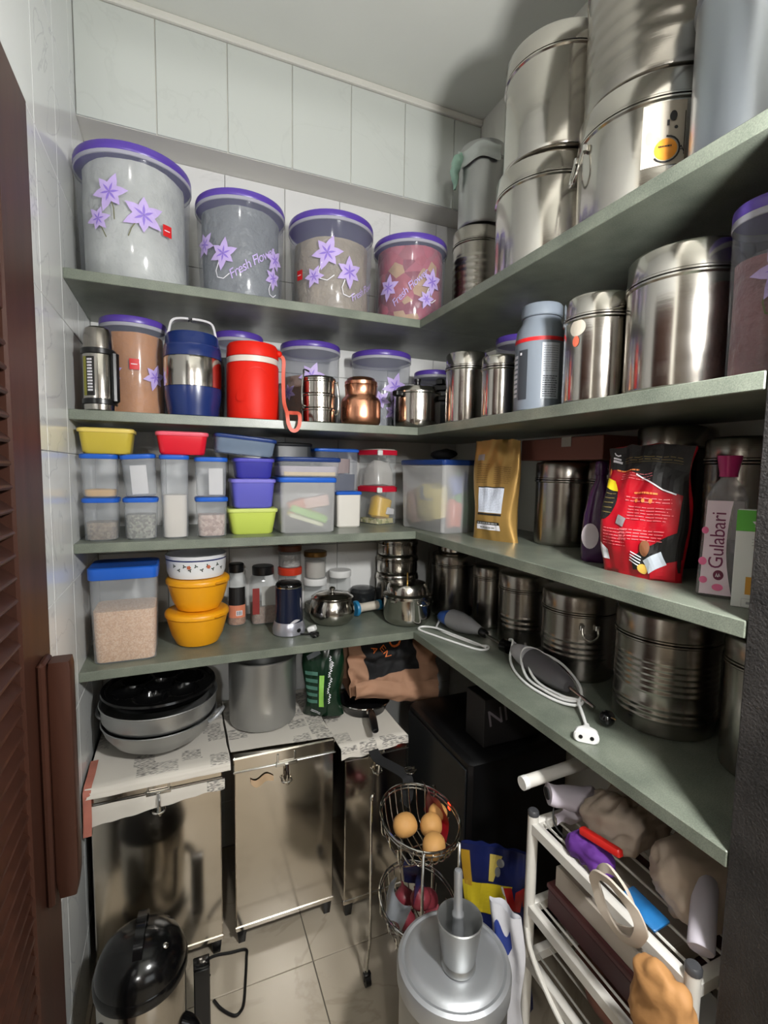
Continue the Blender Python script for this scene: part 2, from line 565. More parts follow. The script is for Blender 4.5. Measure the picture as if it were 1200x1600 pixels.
def tiles(parent, m, u, v, origin, n, us, vs, joint, mesh=None):
    """one bevelled tile mesh, copied; u, v, n are axis vectors; us, vs lists of (start, end) along u and v"""
    cache = {}
    for (a0, a1) in us:
        for (b0, b1) in vs:
            wd, ht = round(a1 - a0 - joint, 4), round(b1 - b0 - joint, 4)
            key = (wd, ht)
            if wd < 0.01 or ht < 0.01: continue
            if key not in cache:
                bv = 0.0012
                pts = []
                for z, ins in ((0, 0), (T6 - bv, 0), (T6, bv)):
                    for sx, sy in ((-1, -1), (1, -1), (1, 1), (-1, 1)):
                        p = Vector(u) * (sx * (wd / 2 - ins)) + Vector(v) * (sy * (ht / 2 - ins)) + Vector(n) * z
                        pts.append(tuple(p))
                g = G().add(pts, [(0, 1, 5, 4), (1, 2, 6, 5), (2, 3, 7, 6), (3, 0, 4, 7), (4, 5, 9, 8), (5, 6, 10, 9), (6, 7, 11, 10), (7, 4, 8, 11), (8, 9, 10, 11)])
                cache[key] = obj('tile', g, m, parent, flat=True)
                o = cache[key]
            else:
                o = cache[key].copy(); C.objects.link(o); o.parent = parent
            o.location = Vector(origin) + Vector(u) * ((a0 + a1) / 2) + Vector(v) * ((b0 + b1) / 2)

def cuts(lo, hi, step, first):
    xs = [lo]; x = first
    while x < hi - 0.012:
        if x > lo + 0.012: xs.append(x)
        x += step
    xs.append(hi)
    return list(zip(xs[:-1], xs[1:]))

TW, THT = 0.213, 0.335
tz = cuts(0, BEAM_Z, THT, BEAM_Z - 7 * THT)
tiles(wl, TILE_WHITE, (0, 1, 0), (0, 0, 1), (XL - T6, 0, 0), (1, 0, 0), cuts(0.30, YB, TW, YB - 7 * TW), tz + [(BEAM_Z, 2.872)], 0.0012)
tiles(wb, TILE_BACK, (1, 0, 0), (0, 0, 1), (0, YB + T6, 0), (0, -1, 0), cuts(XL, XR, TW, -0.044), tz, 0.0018)
tiles(bm, TILE_PLAIN, (1, 0, 0), (0, 0, 1), (0, BEAM_Y + T6, 0), (0, -1, 0), cuts(XL, XR, TW, -0.044), [(BEAM_Z, 2.872)], 0.003)
tiles(floor, TILE_FLOOR, (1, 0, 0), (0, 1, 0), (0, 0, -T6), (0, 0, 1), cuts(-2.0, 2.4, 0.6, -1.45), cuts(-2.4, 1.91, 0.6, -2.26), 0.0025)

wn = struct('window_1', G().box((0.70, -2.4, 1.0), (0.75, -2.36, 2.2)).box((2.25, -2.4, 1.0), (2.30, -2.36, 2.2)).box((0.75, -2.4, 1.0), (2.25, -2.36, 1.05)).box((0.75, -2.4, 2.15), (2.25, -2.36, 2.2)).box((1.48, -2.4, 1.05), (1.52, -2.365, 2.15)), WHITEMETAL)
obj('pane', G().box((0.75, -2.395, 1.05), (1.48, -2.385, 2.15)), lampmat('daylit_pane', (0.86, 0.93, 1.0, 1), WINDOW_STRENGTH), wn)
obj('pane', G().box((1.52, -2.395, 1.05), (2.25, -2.385, 2.15)), D.materials['daylit_pane'], wn)

# granite shelves
names = ['topmost', 'second from the top', 'third from the top', 'lowest']
carry = ['carrying the big purple-lidded jars', 'with the red cooler on it', 'stacked with blue-lidded tubs', 'carrying the yellow bowls']
for z, nm, ca in zip((S1, S2, S3, S4), names, carry):
    t = thing('granite_shelf', 'grey-green granite corner shelf, %s, %s' % (nm, ca), 'shelf', (XL, YF, z - TH), group='granite corner shelves')
    obj('slab', G().box((0, 0, 0), (XR - XL, YB - YF, TH), 0.0015), GRANITE, t, flat=True)
    obj('slab', G().box((XI - XL, 0.432 - YF, 0), (XR - XL, -0.0004, TH), 0.0015), GRANITE, t, flat=True)

# the lamp
def pendant(label, at, r, m):
    t = thing('pendant_lamp', label, 'lamp', at)
    obj('globe', G().sphere((0, 0, 0), r, 24, 16), m, t)
    obj('socket', G().lathe([(.020, r - .003), (.022, r + .002), (.020, r + .035), (.006, r + .047), (0, r + .048)], 20), WHITEP, t)
    obj('cord', G().tube([(0, 0, r + .045), (0, 0, CEIL - at[2] - .02)], .004, 8), WHITEP, t)
    obj('ceiling_rose', G().lathe([(.012, -.03), (.045, -.012), (.048, 0), (0, .0005)], 24, (0, 0, CEIL - at[2])), WHITEP, t)
pendant('lit white globe lamp hanging just inside the pantry doorway', PANTRY_LAMP_AT, PANTRY_LAMP_R, lampmat('lit_globe_pantry', (1.0, 0.995, 0.975, 1), PANTRY_LAMP_STRENGTH))
pendant('lit white globe lamp hanging in the kitchen outside the doorway', LAMP_AT, LAMP_R, lampmat('lit_globe', (1.0, 0.985, 0.955, 1), LAMP_STRENGTH))

# ------------------------------------------------------------------ louvred door standing open against the left wall
dr = thing('door_1', 'dark stained louvred wooden door standing open along the tiled wall', 'door', (-0.243, 0.31, 0.012))
del dr['category']; dr['kind'] = 'structure'
DW, DH, DT = 0.651, 2.048, 0.036
obj('stile', G().box((0, DW - 0.155, 0), (DT, DW, DH), 0.004), WOOD, dr)
obj('stile', G().box((0, 0, 0), (DT, 0.09, DH), 0.004), WOOD, dr)
obj('rail', G().box((0.002, 0.09, DH - 0.36), (DT - 0.002, DW - 0.155, DH), 0.003), WOOD, dr)
obj('rail', G().box((0.002, 0.09, 0), (DT - 0.002, DW - 0.155, 0.22), 0.003), WOOD, dr)
z = 0.24; s0 = None
while z < DH - 0.375:
    if s0 is None:
        g = G().box((-0.021, 0.092, -0.004), (0.021, DW - 0.157, 0.004), 0.002)
        g.tf(Matrix.Translation((DT / 2, 0, 0)) @ Matrix.Rotation(radians(38), 4, 'Y'))
        s0 = obj('slat', g, WOOD, dr); s0.location = (0, 0, z)
    else:
        o = s0.copy(); C.objects.link(o); o.parent = dr; o.location = (0, 0, z)
    z += 0.0315
hb = obj('handle', G().box((DT, DW - 0.100, 0.785), (DT + 0.012, DW - 0.045, 1.185), 0.004), WOOD, dr)
obj('grip', G().rbox([(0.79, 0.012, 0.016, 0.003), (0.82, 0.016, 0.018, 0.004), (1.170, 0.016, 0.018, 0.004), (1.182, 0.014, 0.017, 0.003)], (DT + 0.028, DW - 0.072, 0), 3), WOOD, hb)

# ------------------------------------------------------------------ jars with purple lids and printed lilies
def lump(r, h, amp, seed, flat=0.0, n=28, m=12, sc=9.0):
    """contents: a lumpy round filling"""
    g = G()
    rs = []
    for j in range(m + 1):
        zz = h * j / m
        rs.append([(r * cos(2 * pi * i / n), r * sin(2 * pi * i / n), zz) for i in range(n)])
    top = [(r * 0.55 * cos(2 * pi * i / n), r * 0.55 * sin(2 * pi * i / n), h * 1.0) for i in range(n)]
    rs.append(top)
    g.rings(rs)
    o = Vector((seed * 5.3, seed, 0))
    def fn(x, y, z):
        d = noise.noise(Vector((x, y, z)) * sc + o)
        k = 1 - amp * (0.6 + 0.8 * d)
        return (x * k, y * k, z if z < 0.01 else z * (1 + 0.5 * amp * noise.noise(Vector((x, y, 0)) * sc * 1.3 + o)))
    return g.map(fn)

def crumple(name, rgb, b=1.0, sc=16):
    return mat(name, S(*rgb), 0.35, var=0.34, nscale=sc, bump=b, bscale=sc * 1.4, bdist=0.012)

def flower_jar(label, c, z, r, h, fill, level, prints, tagat=None, body_mat=CLEAR, script=None, group='purple-lidded lily jars', amp=0.06):
    t = thing('storage_jar', label, 'jar', (c[0], c[1], z), 0, group)
    rb = r * 0.975
    lh = 0.021 * (h / 0.30)
    cz = h - lh - 0.013
    Rz = lambda q: rb * (0.935 + 0.065 * min(1, max(0, q / cz)))
    obj('body', G().lathe([(rb * 0.89, 0), (Rz(0), 0.01), (Rz(cz * .5), cz * .5), (Rz(cz), cz), (r * 0.985, cz + 0.002)], 48, cap0=True, cap1=False), body_mat, t)
    obj('rim', G().lathe([(r * 0.985, cz + 0.002), (r * 1.004, cz + 0.003), (r * 1.004, cz + 0.0115), (r * 0.99, cz + 0.0128)], 48, cap0=False, cap1=False), RIMP, t)
    obj('lid', G().lathe([(r * 0.99, h - lh), (r, h - lh + 0.003), (r, h - 0.008), (r * 0.985, h - 0.002), (r * 0.95, h), (r * 0.9, h - 0.004), (0, h - 0.004)], 48), PURPLE, t)
    if fill:
        o = obj('contents', lump(rb * 0.915, cz * level, amp, c[0] * 10 + h), fill, t, loc=(0, 0, 0.006), angle=80)
    a0 = face_cam(c)
    for (fx, fy, s, a, stem) in prints:
        fl = obj('lily_print', wrap(flower2(fx, fy, s, a, 6, (1, .85, .95, 1.05, .8, .95), 0.25), Rz, a0, 0.0012), LILAC, t, flat=True)
        obj('lily_center_print', wrap(flower2(fx, fy, s * 0.5, a, 6, None, 0.12), Rz, a0, 0.0018), VIOLETP, fl, flat=True)
        if stem:
            obj('stem_print', wrap(stroke2([(fx + s * p, fy + s * e) for p, e in stem], 0.0025), Rz, a0, 0.0010), STEMP if script is None else WHITEPRINT, fl, flat=True)
    if tagat:
        obj('red_tag', wrap(rect2(tagat[0] - .013, tagat[1] - .015, tagat[0] + .013, tagat[1] + .015), Rz, a0, 0.0014), REDPRINT, t, flat=True)
        obj('tag_lettering', wrap(small_print(tagat[0] - .009, tagat[1] - .003, tagat[0] + .009, tagat[1] + .003, 1, 3), Rz, a0, 0.0019), WHITEPRINT, t, flat=True)
    if script:
        g = rot2(text_geo('Fresh Flower', script[3], 0.35, 0.9), script[2], script[0], script[1])
        obj('script_print', wrap(g, Rz, a0, 0.0013), LILAC, t, flat=True)
    return t

ARC = [(-.3, -.5), (-.5, -1.0), (-.4, -1.4), (0, -1.5), (.4, -1.2)]
STEM = [(0.05, -.25), (0.2, -.8), (0.22, -1.35)]
JAR_WHITE = crumple('white_bag_filling', (206, 208, 202), 1.0, 12)
JAR_GREY = crumple('grey_bag_filling', (128, 132, 134), 1.2, 16)
JAR_BEIGE = crumple('beige_filling', (166, 152, 130), 1.0, 18)
JAR_PINK = speckle('pink_packet_filling', [(176, 66, 88), (196, 96, 114), (152, 54, 76), (188, 84, 100), (168, 70, 90), (192, 82, 102), (180, 92, 104), (156, 60, 80), (204, 164, 124)], 24, 0.3)
JAR_TAN = mat('tan_flour_bag', S(204, 134, 56), 0.5, var=0.3, nscale=9, bump=0.9, bscale=12, bdist=0.012)
JAR_BROWN = crumple('brown_snack_filling', (150, 110, 78), 1.0, 18)
JAR_DARKPINK = crumple('reddish_filling', (150, 96, 96), 1.0, 18)

flower_jar('largest purple-lidded lily jar, stuffed with a white bag, beside the tiled wall', (-0.103, 1.660), S1, 0.153, 0.345, JAR_WHITE, 0.98,
           [(-0.062, 0.215, 0.05, 1.2, STEM), (0.02, 0.17, 0.055, 0.5, [(-.3, -.3), (-.55, -.7), (-.7, -1.1)]), (-0.095, 0.15, 0.036, 0.2, [(.1, -.3), (.4, -.9), (.6, -1.3)])], tagat=(0.082, 0.15), amp=0.06)
flower_jar('purple-lidded lily jar with a grey crumpled bag in it, second along the topmost shelf', (0.193, 1.651), S1, 0.134, 0.298, JAR_GREY, 0.95,
           [(-0.052, 0.118, 0.046, 1.4, ARC), (-0.118, 0.15, 0.04, 0.8, None), (0.112, 0.13, 0.04, 0.9, None), (0.103, 0.075, 0.036, 1.5, ARC)], script=(0.035, 0.105, 0.62, 0.036))
flower_jar('purple-lidded lily jar mostly full of beige stuff, third along the topmost shelf', (0.490, 1.666), S1, 0.142, 0.306, JAR_BEIGE, 0.82,
           [(-0.012, 0.175, 0.055, 1.2, ARC), (0.06, 0.125, 0.05, 1.6, ARC), (-0.055, 0.105, 0.036, 1.1, None)], tagat=(-0.112, 0.118), script=(0.125, 0.085, 0.6, 0.03))
flower_jar('purple-lidded lily jar full of pink packets at the inner corner of the topmost shelf', (0.786, 1.665), S1, 0.132, 0.298, JAR_PINK, 0.97,
           [(-0.078, 0.125, 0.045, 1.4, None), (0.082, 0.145, 0.046, 1.5, ARC), (0.06, 0.085, 0.034, 1.2, None)], script=(0.0, 0.12, 0.75, 0.034), amp=0.03)
flower_jar('tall lily jar of tan flour with a red tag, behind the steel flask', (-0.118, 1.682), S2, 0.091, 0.280, JAR_TAN, 0.93,
           [(-0.062, 0.12, 0.032, 0.4, None), (0.058, 0.115, 0.04, 1.3, None)], tagat=(0.0, 0.145), amp=0.05)
flower_jar('purple-lidded jar mostly hidden behind the red cooler', (0.195, 1.775), S2, 0.083, 0.300, JAR_GREY, 0.8, [])
flower_jar('lily jar of yellow-brown snacks behind the steel tiffin', (0.450, 1.790), S2, 0.108, 0.296, JAR_BROWN, 0.66,
           [(0.005, 0.175, 0.05, 1.2, None), (-0.085, 0.12, 0.035, 0.7, None)])
flower_jar('pale half-empty lily jar behind the copper pot', (0.728, 1.787), S2, 0.115, 0.292, JAR_GREY, 0.45,
           [(0.055, 0.16, 0.055, 1.3, ARC), (0.0, 0.11, 0.04, 0.8, None), (0.05, 0.07, 0.04, 1.7, None)])
flower_jar('purple-lidded jar at the back between pressure cooker and wall', (0.965, 1.80), S2, 0.08, 0.250, JAR_GREY, 0.5, [])
flower_jar('dark purple-lidded jar behind the two small steel canisters', (1.045, 1.36), S2, 0.075, 0.292, JAR_BROWN, 0.5, [])
flower_jar('lily jar of reddish snacks at the doorway end of the second shelf', (0.842, 0.488), S2, 0.056, 0.262, JAR_DARKPINK, 0.75,
           [(0.012, 0.15, 0.042, 1.1, ARC)])

# ------------------------------------------------------------------ stainless steel canisters
def can(label, c, z, r, h, lid=0.045, ribs=(), m=STEEL, group=None, name='steel_canister', dome=0.004, taper=1.0, n=56):
    t = thing(name, label, 'canister', (c[0], c[1], z), 0, group)
    bz = h - lid
    prof = [(r * 0.95 * taper, 0), (r * 0.985 * taper, 0.003), (r * taper, 0.010)]
    for z0, z1, k in ribs:
        for i in range(k * 6 + 1):
            zz = z0 + (z1 - z0) * i / (k * 6)
            prof.append((r + 0.0013 * (0.5 - 0.5 * cos(2 * pi * i / 6)) * 1.0 - 0.0005, zz))
    prof += [(r, bz - 0.008), (r + 0.0035, bz - 0.005), (r + 0.0035, bz - 0.002), (r - 0.002, bz + 0.0005)]
    prof.sort(key=lambda p: p[1])
    obj('body', G().lathe(prof, n, cap1=True), m, t)
    obj('lid', G().lathe([(r - 0.001, bz + 0.0005), (r + 0.003, bz + 0.001), (r + 0.003, bz + 0.004), (r + 0.001, bz + 0.006), (r + 0.001, h - 0.006), (r - 0.002, h - 0.001), (r - 0.008, h), (r * 0.8, h + dome * 0.6), (0, h + dome)], n), m, t)
    return t

def ring_handle(t, r, z, a, w=0.03, drop=0.05):
    """strap lug and swinging wire ring on the side of a canister, at angle a"""
    M = Matrix.Rotation(a, 4, 'Z') @ Matrix.Translation((r, 0, z))
    h = obj('ring_handle', G().tube(spl([(0.006, -w, 0), (0.016, -w * 0.9, -drop * .7), (0.02, 0, -drop), (0.016, w * 0.9, -drop * .7), (0.006, w, 0)], 6), 0.003, 8).tf(M), CHROME, t)
    obj('lug', G().box((-0.002, -w - 0.006, -0.008), (0.009, -w + 0.006, 0.008), 0.002).box((-0.002, w - 0.006, -0.008), (0.009, w + 0.006, 0.008), 0.002).tf(M), CHROME, h)

g_top = 'steel canisters on the topmost shelf'
can('ribbed steel canister in the corner under the aluminium one', (1.030, 1.602), S1, 0.090, 0.366, 0.05, [(0.06, 0.27, 9)], STEEL2, g_top)
c2 = can('dull aluminium canister stacked in the corner, green plastic tied on it', (1.030, 1.586), S1 + 0.3702, 0.084, 0.272, 0.05, (), ALU_DULL, g_top)
can('lower steel canister of the pair beside the corner stack', (0.920, 1.088), S1, 0.140, 0.264, 0.05, (), STEEL, g_top)
can('tall steel canister stacked second from the corner, under the ceiling', (0.920, 1.070), S1 + 0.2682, 0.135, 0.272, 0.05, (), STEEL, g_top)
c5 = can('wide steel canister with a side ring and a paper sticker', (0.925, 0.790), S1, 0.142, 0.238, 0.05, (), STEEL, g_top)
ring_handle(c5, 0.142, 0.165, face_cam((0.925, 0.79)) - pi / 2 - 1.12, 0.022, 0.062)
can('ribbed steel canister stacked on the one with the sticker', (0.925, 0.786), S1 + 0.2422, 0.137, 0.30, 0.05, [(0.05, 0.21, 5)], STEEL2, g_top)
can('big pale aluminium drum nearest the doorway on the topmost shelf', (0.883, 0.542), S1, 0.104, 0.33, 0.06, (), ALU_DRUM, g_top)
# sticker on the wide canister
a0 = face_cam((0.925, 0.79)); R5 = 0.1424; X0, Z0 = 0.020, 0.122
STICK = mat('sticker_paper', S(182, 174, 160), 0.6, var=0.06)
obj('sticker', wrap(rect2(X0 - .036, Z0 - .055, X0 + .036, Z0 + .055, 10, 3), R5, a0, 0.0006), STICK, c5, flat=True)
st = obj('sticker_disc', wrap(disc2(X0 + .004, Z0 - .028, .019), R5, a0, 0.0013), mat('orange_print', S(232, 150, 40), 0.5), c5, flat=True)
obj('sticker_print', wrap(join(stroke2([(X0 + .004 + .0225 * cos(q / 20 * 2 * pi), Z0 - .028 + .0225 * sin(q / 20 * 2 * pi)) for q in range(12, 26)], .003),
    rot2(text_geo('A', .016), 0, X0 + .029, Z0 - .03), rect2(X0 + .004, Z0 + .012, X0 + .008, Z0 + .022), disc2(X0 + .014, Z0 + .028, .006, .009), disc2(X0 + .019, Z0 + .008, .003),
    small_print(X0 - .008, Z0 - .026, X0 + .016, Z0 - .02, 1, 4), rect2(X0 + .033, Z0 - .04, X0 + .0345, Z0 + .035)), R5, a0, 0.0019), BLACKPRINT, c5, flat=True)
obj('sticker_blush', wrap(join(disc2(X0 - .024, Z0 - .004, .006, .012), disc2(X0 - .014, Z0 - .01, .008, .006)), R5, a0, 0.0011), mat('faded_pink_print', S(206, 150, 142), 0.6), c5, flat=True)
# pale green plastic knotted at the corner stack
g = G().grid(lambda u, v: (-0.0925 * cos(1.9 * (u - .5) + 0.75) * (1 + .03 * sin(9 * v)), -0.0925 * sin(1.9 * (u - .5) + 0.75) * (1 + .03 * sin(9 * v)), 0.215 + 0.05 * v - 0.02 * sin(3 * u) - 0.012 * sin(8 * u)), 16, 6)
o = obj('plastic_cover', g, mat('white_film', S(190, 196, 192), 0.4, bump=0.5, bscale=20), None, loc=(1.030, 1.586, S1 + 0.3702))
tag(o, 'white plastic film wrapped around the aluminium corner canister', 'film')
g = G().tube(spl([(-0.092, -0.01, 0.235), (-0.102, 0.0, 0.22), (-0.112, 0.005, 0.19), (-0.108, 0.01, 0.155), (-0.104, 0.015, 0.13)], 5), lambda q: 0.006 + 0.012 * sin(pi * min(1, q + 0.12)), 10).jitter(0.006, 60, 2)
o = obj('green_plastic_knot', g, mat('pale_green_film', S(150, 186, 168), 0.45, bump=0.6, bscale=40), None, loc=(1.030, 1.586, S1 + 0.3702))
tag(o, 'pale green plastic knot hanging beside the aluminium canister', 'plastic bag')

# second shelf, side run
g_mid = 'steel canisters on the second shelf'
can('steel canister next to the pressure cooker', (0.838, 1.345), S2, 0.064, 0.216, 0.045, (), STEEL, g_mid)
can('small narrow steel canister before the grey tub', (0.820, 1.141), S2, 0.050, 0.165, 0.03, (), STEEL, g_mid)
c9 = can('steel canister with a torn round sticker beside the grey tub', (0.840, 0.821), S2, 0.071, 0.222, 0.045, (), STEEL, g_mid)
can('widest shiny steel canister on the second shelf, next to the reddish lily jar', (0.868, 0.646), S2, 0.0985, 0.246, 0.05, (), STEEL, g_mid)
a9 = face_cam((0.84, 0.821))
obj('torn_sticker', wrap(disc2(-0.045, 0.155, 0.019, 0.017), 0.0712, a9, 0.0005), STICK, c9, flat=True)
obj('sticker_drop', wrap(disc2(-0.047, 0.128, 0.008, 0.011), 0.0712, a9, 0.0009), mat('orange_red_print', S(206, 100, 74), 0.5), c9, flat=True)

# third shelf, side run
can('steel canister standing next to the gold coffee bag', (1.040, 1.118), S3, 0.080, 0.238, 0.05, (), STEEL2, 'steel canisters on the third shelf')
can('steel canister behind the dark purple bottle', (1.060, 0.948), S3, 0.070, 0.238, 0.05, (), STEEL2, 'steel canisters on the third shelf')
can('tall steel canister behind the red and black pouch', (1.052, 0.795), S3, 0.070, 0.316, 0.05, (), STEEL2, 'steel canisters on the third shelf')
can('ribbed steel canister behind the rose water bottle', (1.045, 0.628), S3, 0.068, 0.282, 0.045, [(0.02, 0.2, 8)], STEEL2, 'steel canisters on the third shelf')

# lowest shelf, side run
g_low = 'steel canisters on the lowest shelf'
can('steel canister at the far inner corner of the lowest shelf', (1.000, 1.662), S4, 0.083, 0.240, 0.04, (), STEEL2, g_low)
can('narrow steel canister, second from the corner on the lowest shelf', (1.045, 1.478), S4, 0.060, 0.222, 0.04, (), STEEL2, g_low)
can('ribbed steel canister right behind the blue-capped blender', (1.055, 1.298), S4, 0.081, 0.232, 0.05, [(0.05, 0.10, 3)], STEEL2, g_low)
k4 = can('steel canister with wire rings behind the dark grey blender', (1.040, 1.040), S4, 0.097, 0.236, 0.05, [(0.06, 0.12, 4)], STEEL2, g_low)
ring_handle(k4, 0.097, 0.155, -2.05, 0.02, 0.03)
can('widest ribbed steel canister on the lowest shelf, beside the black plug', (1.020, 0.752), S4, 0.105, 0.262, 0.055, [(0.03, 0.07, 3), (0.09, 0.17, 6)], STEEL2, g_low)
can('dim steel canister at the doorway end of the lowest shelf', (1.030, 0.530), S4, 0.085, 0.262, 0.05, (), STEEL2, g_low)
can('shallow steel tin lying on the corner canister', (1.000, 1.662), S4 + 0.2442, 0.062, 0.05, 0.015, (), STEEL, g_low, name='steel_tin')
for k, (zz, rr, hh, lab) in enumerate(((0, 0.084, 0.150, 'lowest'), (0.1512, 0.082, 0.072, 'middle'), (0.2244, 0.080, 0.066, 'topmost'))):
    can('%s tin of the steel stack behind the domed cooking pot' % lab, (0.815, 1.795), S4 + zz, rr, hh, 0.018, (), STEEL, 'stacked steel tins', name='steel_tin', dome=0.001)

# ------------------------------------------------------------------ second shelf, back run
t = thing('vacuum_flask', 'steel vacuum flask with black bands beside the tiled wall', 'flask', (-0.195, 1.552, S2))
obj('body', G().lathe([(0.034, 0), (0.038, 0.004), (0.039, 0.02), (0.039, 0.155), (0.036, 0.165)], 40), STEEL, t)
obj('cup_cap', G().lathe([(0.037, 0.166), (0.037, 0.17), (0.035, 0.205), (0.031, 0.219), (0.024, 0.224), (0, 0.225)], 40), STEEL2, t)
for zz in (0.018, 0.150):
    obj('band', G().lathe([(0.0395, zz), (0.0425, zz + 0.002), (0.0425, zz + 0.014), (0.0395, zz + 0.016)], 40, cap0=False, cap1=False), BLACK, t)
ha = face_cam((-0.195, 1.552)) - pi / 2 + 1.0
obj('grip', G().box((0.036, -0.012, 0.024), (0.052, 0.012, 0.160), 0.005).tf(Matrix.Rotation(ha, 4, 'Z')), BLACK, t)
a = face_cam((-0.195, 1.552))
obj('label_band', wrap(rect2(-0.034, 0.04, -0.012, 0.142, 8, 2), 0.0395, a, 0.0004), BLACKPRINT, t, flat=True)
obj('green_label', wrap(rect2(-0.046, 0.04, -0.034, 0.142, 5, 2), 0.0395, a, 0.0004), mat('olive_print', S(140, 138, 50), 0.5), t, flat=True)
obj('label_lettering', wrap(small_print(-0.030, 0.05, -0.016, 0.138, 11, 8, 0.9, 0.6), 0.0395, a, 0.0009), WHITEPRINT, t, flat=True)

NAVY = plastic('navy_plastic', (26, 44, 98), 0.25)
t = thing('insulated_jug', 'navy blue and steel insulated food jug with a carrying handle', 'food jug', (0.044, 1.594, S2))
obj('base_shell', G().lathe([(0.066, 0), (0.071, 0.004), (0.074, 0.03), (0.079, 0.06), (0.080, 0.086)], 44), NAVY, t)
obj('steel_body', G().lathe([(0.081, 0.087), (0.0815, 0.12), (0.0815, 0.165), (0.080, 0.17)], 44), STEEL, t)
obj('upper_shell', G().lathe([(0.081, 0.171), (0.081, 0.195), (0.079, 0.198), (0.079, 0.205), (0.077, 0.207), (0.074, 0.230), (0.069, 0.240), (0, 0.242)], 44), NAVY, t)
hd = obj('handle', G().ribbon(spl([(-0.066, 0, 0.215), (-0.063, 0, 0.25), (-0.05, 0, 0.280), (0, 0, 0.286), (0.05, 0, 0.280), (0.063, 0, 0.25), (0.066, 0, 0.215)], 5), 0.03, 0.006, (1, 0, 0.01)), LIGHTGREY, t)

REDP = plastic('red_cooler_plastic', (212, 30, 14), 0.5, spec=0.25)
t = thing('water_cooler_jug', 'bright red round water cooler with a pale band and strap', 'cooler', (0.218, 1.596, S2))
obj('body', G().lathe([(0.072, 0), (0.077, 0.003), (0.079, 0.012), (0.079, 0.165), (0.077, 0.170)], 44), REDP, t)
obj('collar', G().lathe([(0.077, 0.171), (0.0775, 0.188)], 44), plastic('cream_band', (214, 200, 190), 0.4), t)
obj('lid', G().lathe([(0.078, 0.189), (0.079, 0.193), (0.077, 0.222), (0.072, 0.230), (0, 0.233)], 44), REDP, t)
obj('embossed_ring', wrap(stroke2([(0.012 + 0.05 * cos(q / 24 * 2 * pi), 0.088 + 0.066 * sin(q / 24 * 2 * pi)) for q in range(0, 25)], 0.003), 0.079, face_cam((0.218, 1.596)), 0.0008), REDP, t)
obj('spout', wrap(disc2(-0.035, 0.065, 0.014), 0.079, face_cam((0.218, 1.596)), 0.004), REDP, t)
obj('strap', G().ribbon(spl([(0.074, -0.035, 0.205), (0.088, -0.04, 0.19), (0.086, -0.045, 0.14), (.083, -.070, .06), (.084, -.112, .020), (.086, -.120, -.010), (.095, -.122, -.030), (.110, -.122, -.030), (.120, -.119, -.012), (.121, -.112, .018), (.108, -.085, .024), (.088, -.07, .026)], 5), 0.011, 0.003, (0, -1, 0.02)), plastic('coral_strap', (206, 92, 72), 0.5), t)
obj('strap_knob', G().sphere((0.074, -0.036, 0.207), 0.010), REDP, t)

t = thing('tiffin_carrier', 'small three-tier steel tiffin with wire clips in front of the snack jar', 'tiffin', (0.420, 1.562, S2))
for k in range(3):
    z0 = k * 0.045
    obj('tier', G().lathe([(0.048, z0), (0.052, z0 + 0.004), (0.053, z0 + 0.038), (0.0555, z0 + 0.040), (0.0555, z0 + 0.044)], 40), STEEL, t)
obj('lid', G().lathe([(0.0555, 0.1355), (0.0555, 0.140), (0.050, 0.146), (0, 0.149)], 40), STEEL, t)
obj('clip_frame', G().tube(spl([(-0.05, -0.03, 0.05), (-0.061, -0.036, 0.055), (-0.063, -0.037, 0.10), (-0.058, -0.034, 0.145), (-0.05, -0.01, 0.166), (-0.03, 0.01, 0.166)], 5), 0.0028, 8), CHROME, t)
obj('clip_frame', G().tube(spl([(0.052, -0.015, 0.03), (0.061, -0.018, 0.04), (0.062, -0.018, 0.09), (0.056, -0.016, 0.135)], 5), 0.0028, 8), CHROME, t)

t = thing('copper_pot', 'round copper pot with a lid between tiffin and pressure cooker', 'pot', (0.571, 1.578, S2))
obj('body', G().lathe([(0.050, 0), (0.060, 0.004), (0.066, 0.014), (0.067, 0.03), (0.067, 0.078), (0.063, 0.090), (0.055, 0.097), (0.053, 0.103), (0.054, 0.128), (0.056, 0.134)], 48), COPPER, t)
obj('lid', G().lathe([(0.050, 0.1345), (0.055, 0.136), (0.055, 0.146), (0.050, 0.149), (0.047, 0.156), (0.040, 0.160), (0, 0.161)], 48), COPPER, t)

t = thing('pressure_cooker', 'steel pressure cooker with black side handles at the inner corner', 'cooker', (0.786, 1.585, S2))
obj('body', G().lathe([(0.066, 0), (0.076, 0.004), (0.082, 0.016), (0.083, 0.03), (0.083, 0.118), (0.086, 0.121), (0.086, 0.126)], 48), STEEL, t)
obj('lid', G().lathe([(0.083, 0.127), (0.081, 0.132), (0.074, 0.143), (0.050, 0.150), (0, 0.153)], 48), STEEL, t)
obj('valve', G().lathe([(0.010, 0.152), (0.010, 0.166), (0.013, 0.168), (0.013, 0.176), (0, 0.178)], 16), BLACK, t)
M = Matrix.Rotation(radians(-47), 4, 'Z')
obj('handle', G().box((0.080, -0.012, 0.095), (0.155, 0.012, 0.114), 0.004).tf(M), BLACK, t)
obj('handle', G().box((0.060, -0.013, 0.130), (0.150, 0.013, 0.152), 0.004).box((0.072, -0.015, 0.15), (0.10, 0.015, 0.172), 0.004).tf(M), BLACK, t)
obj('handle', G().box((-0.112, -0.014, 0.106), (-0.082, 0.014, 0.126), 0.004).tf(Matrix.Rotation(radians(20), 4, 'Z')), BLACK, t)

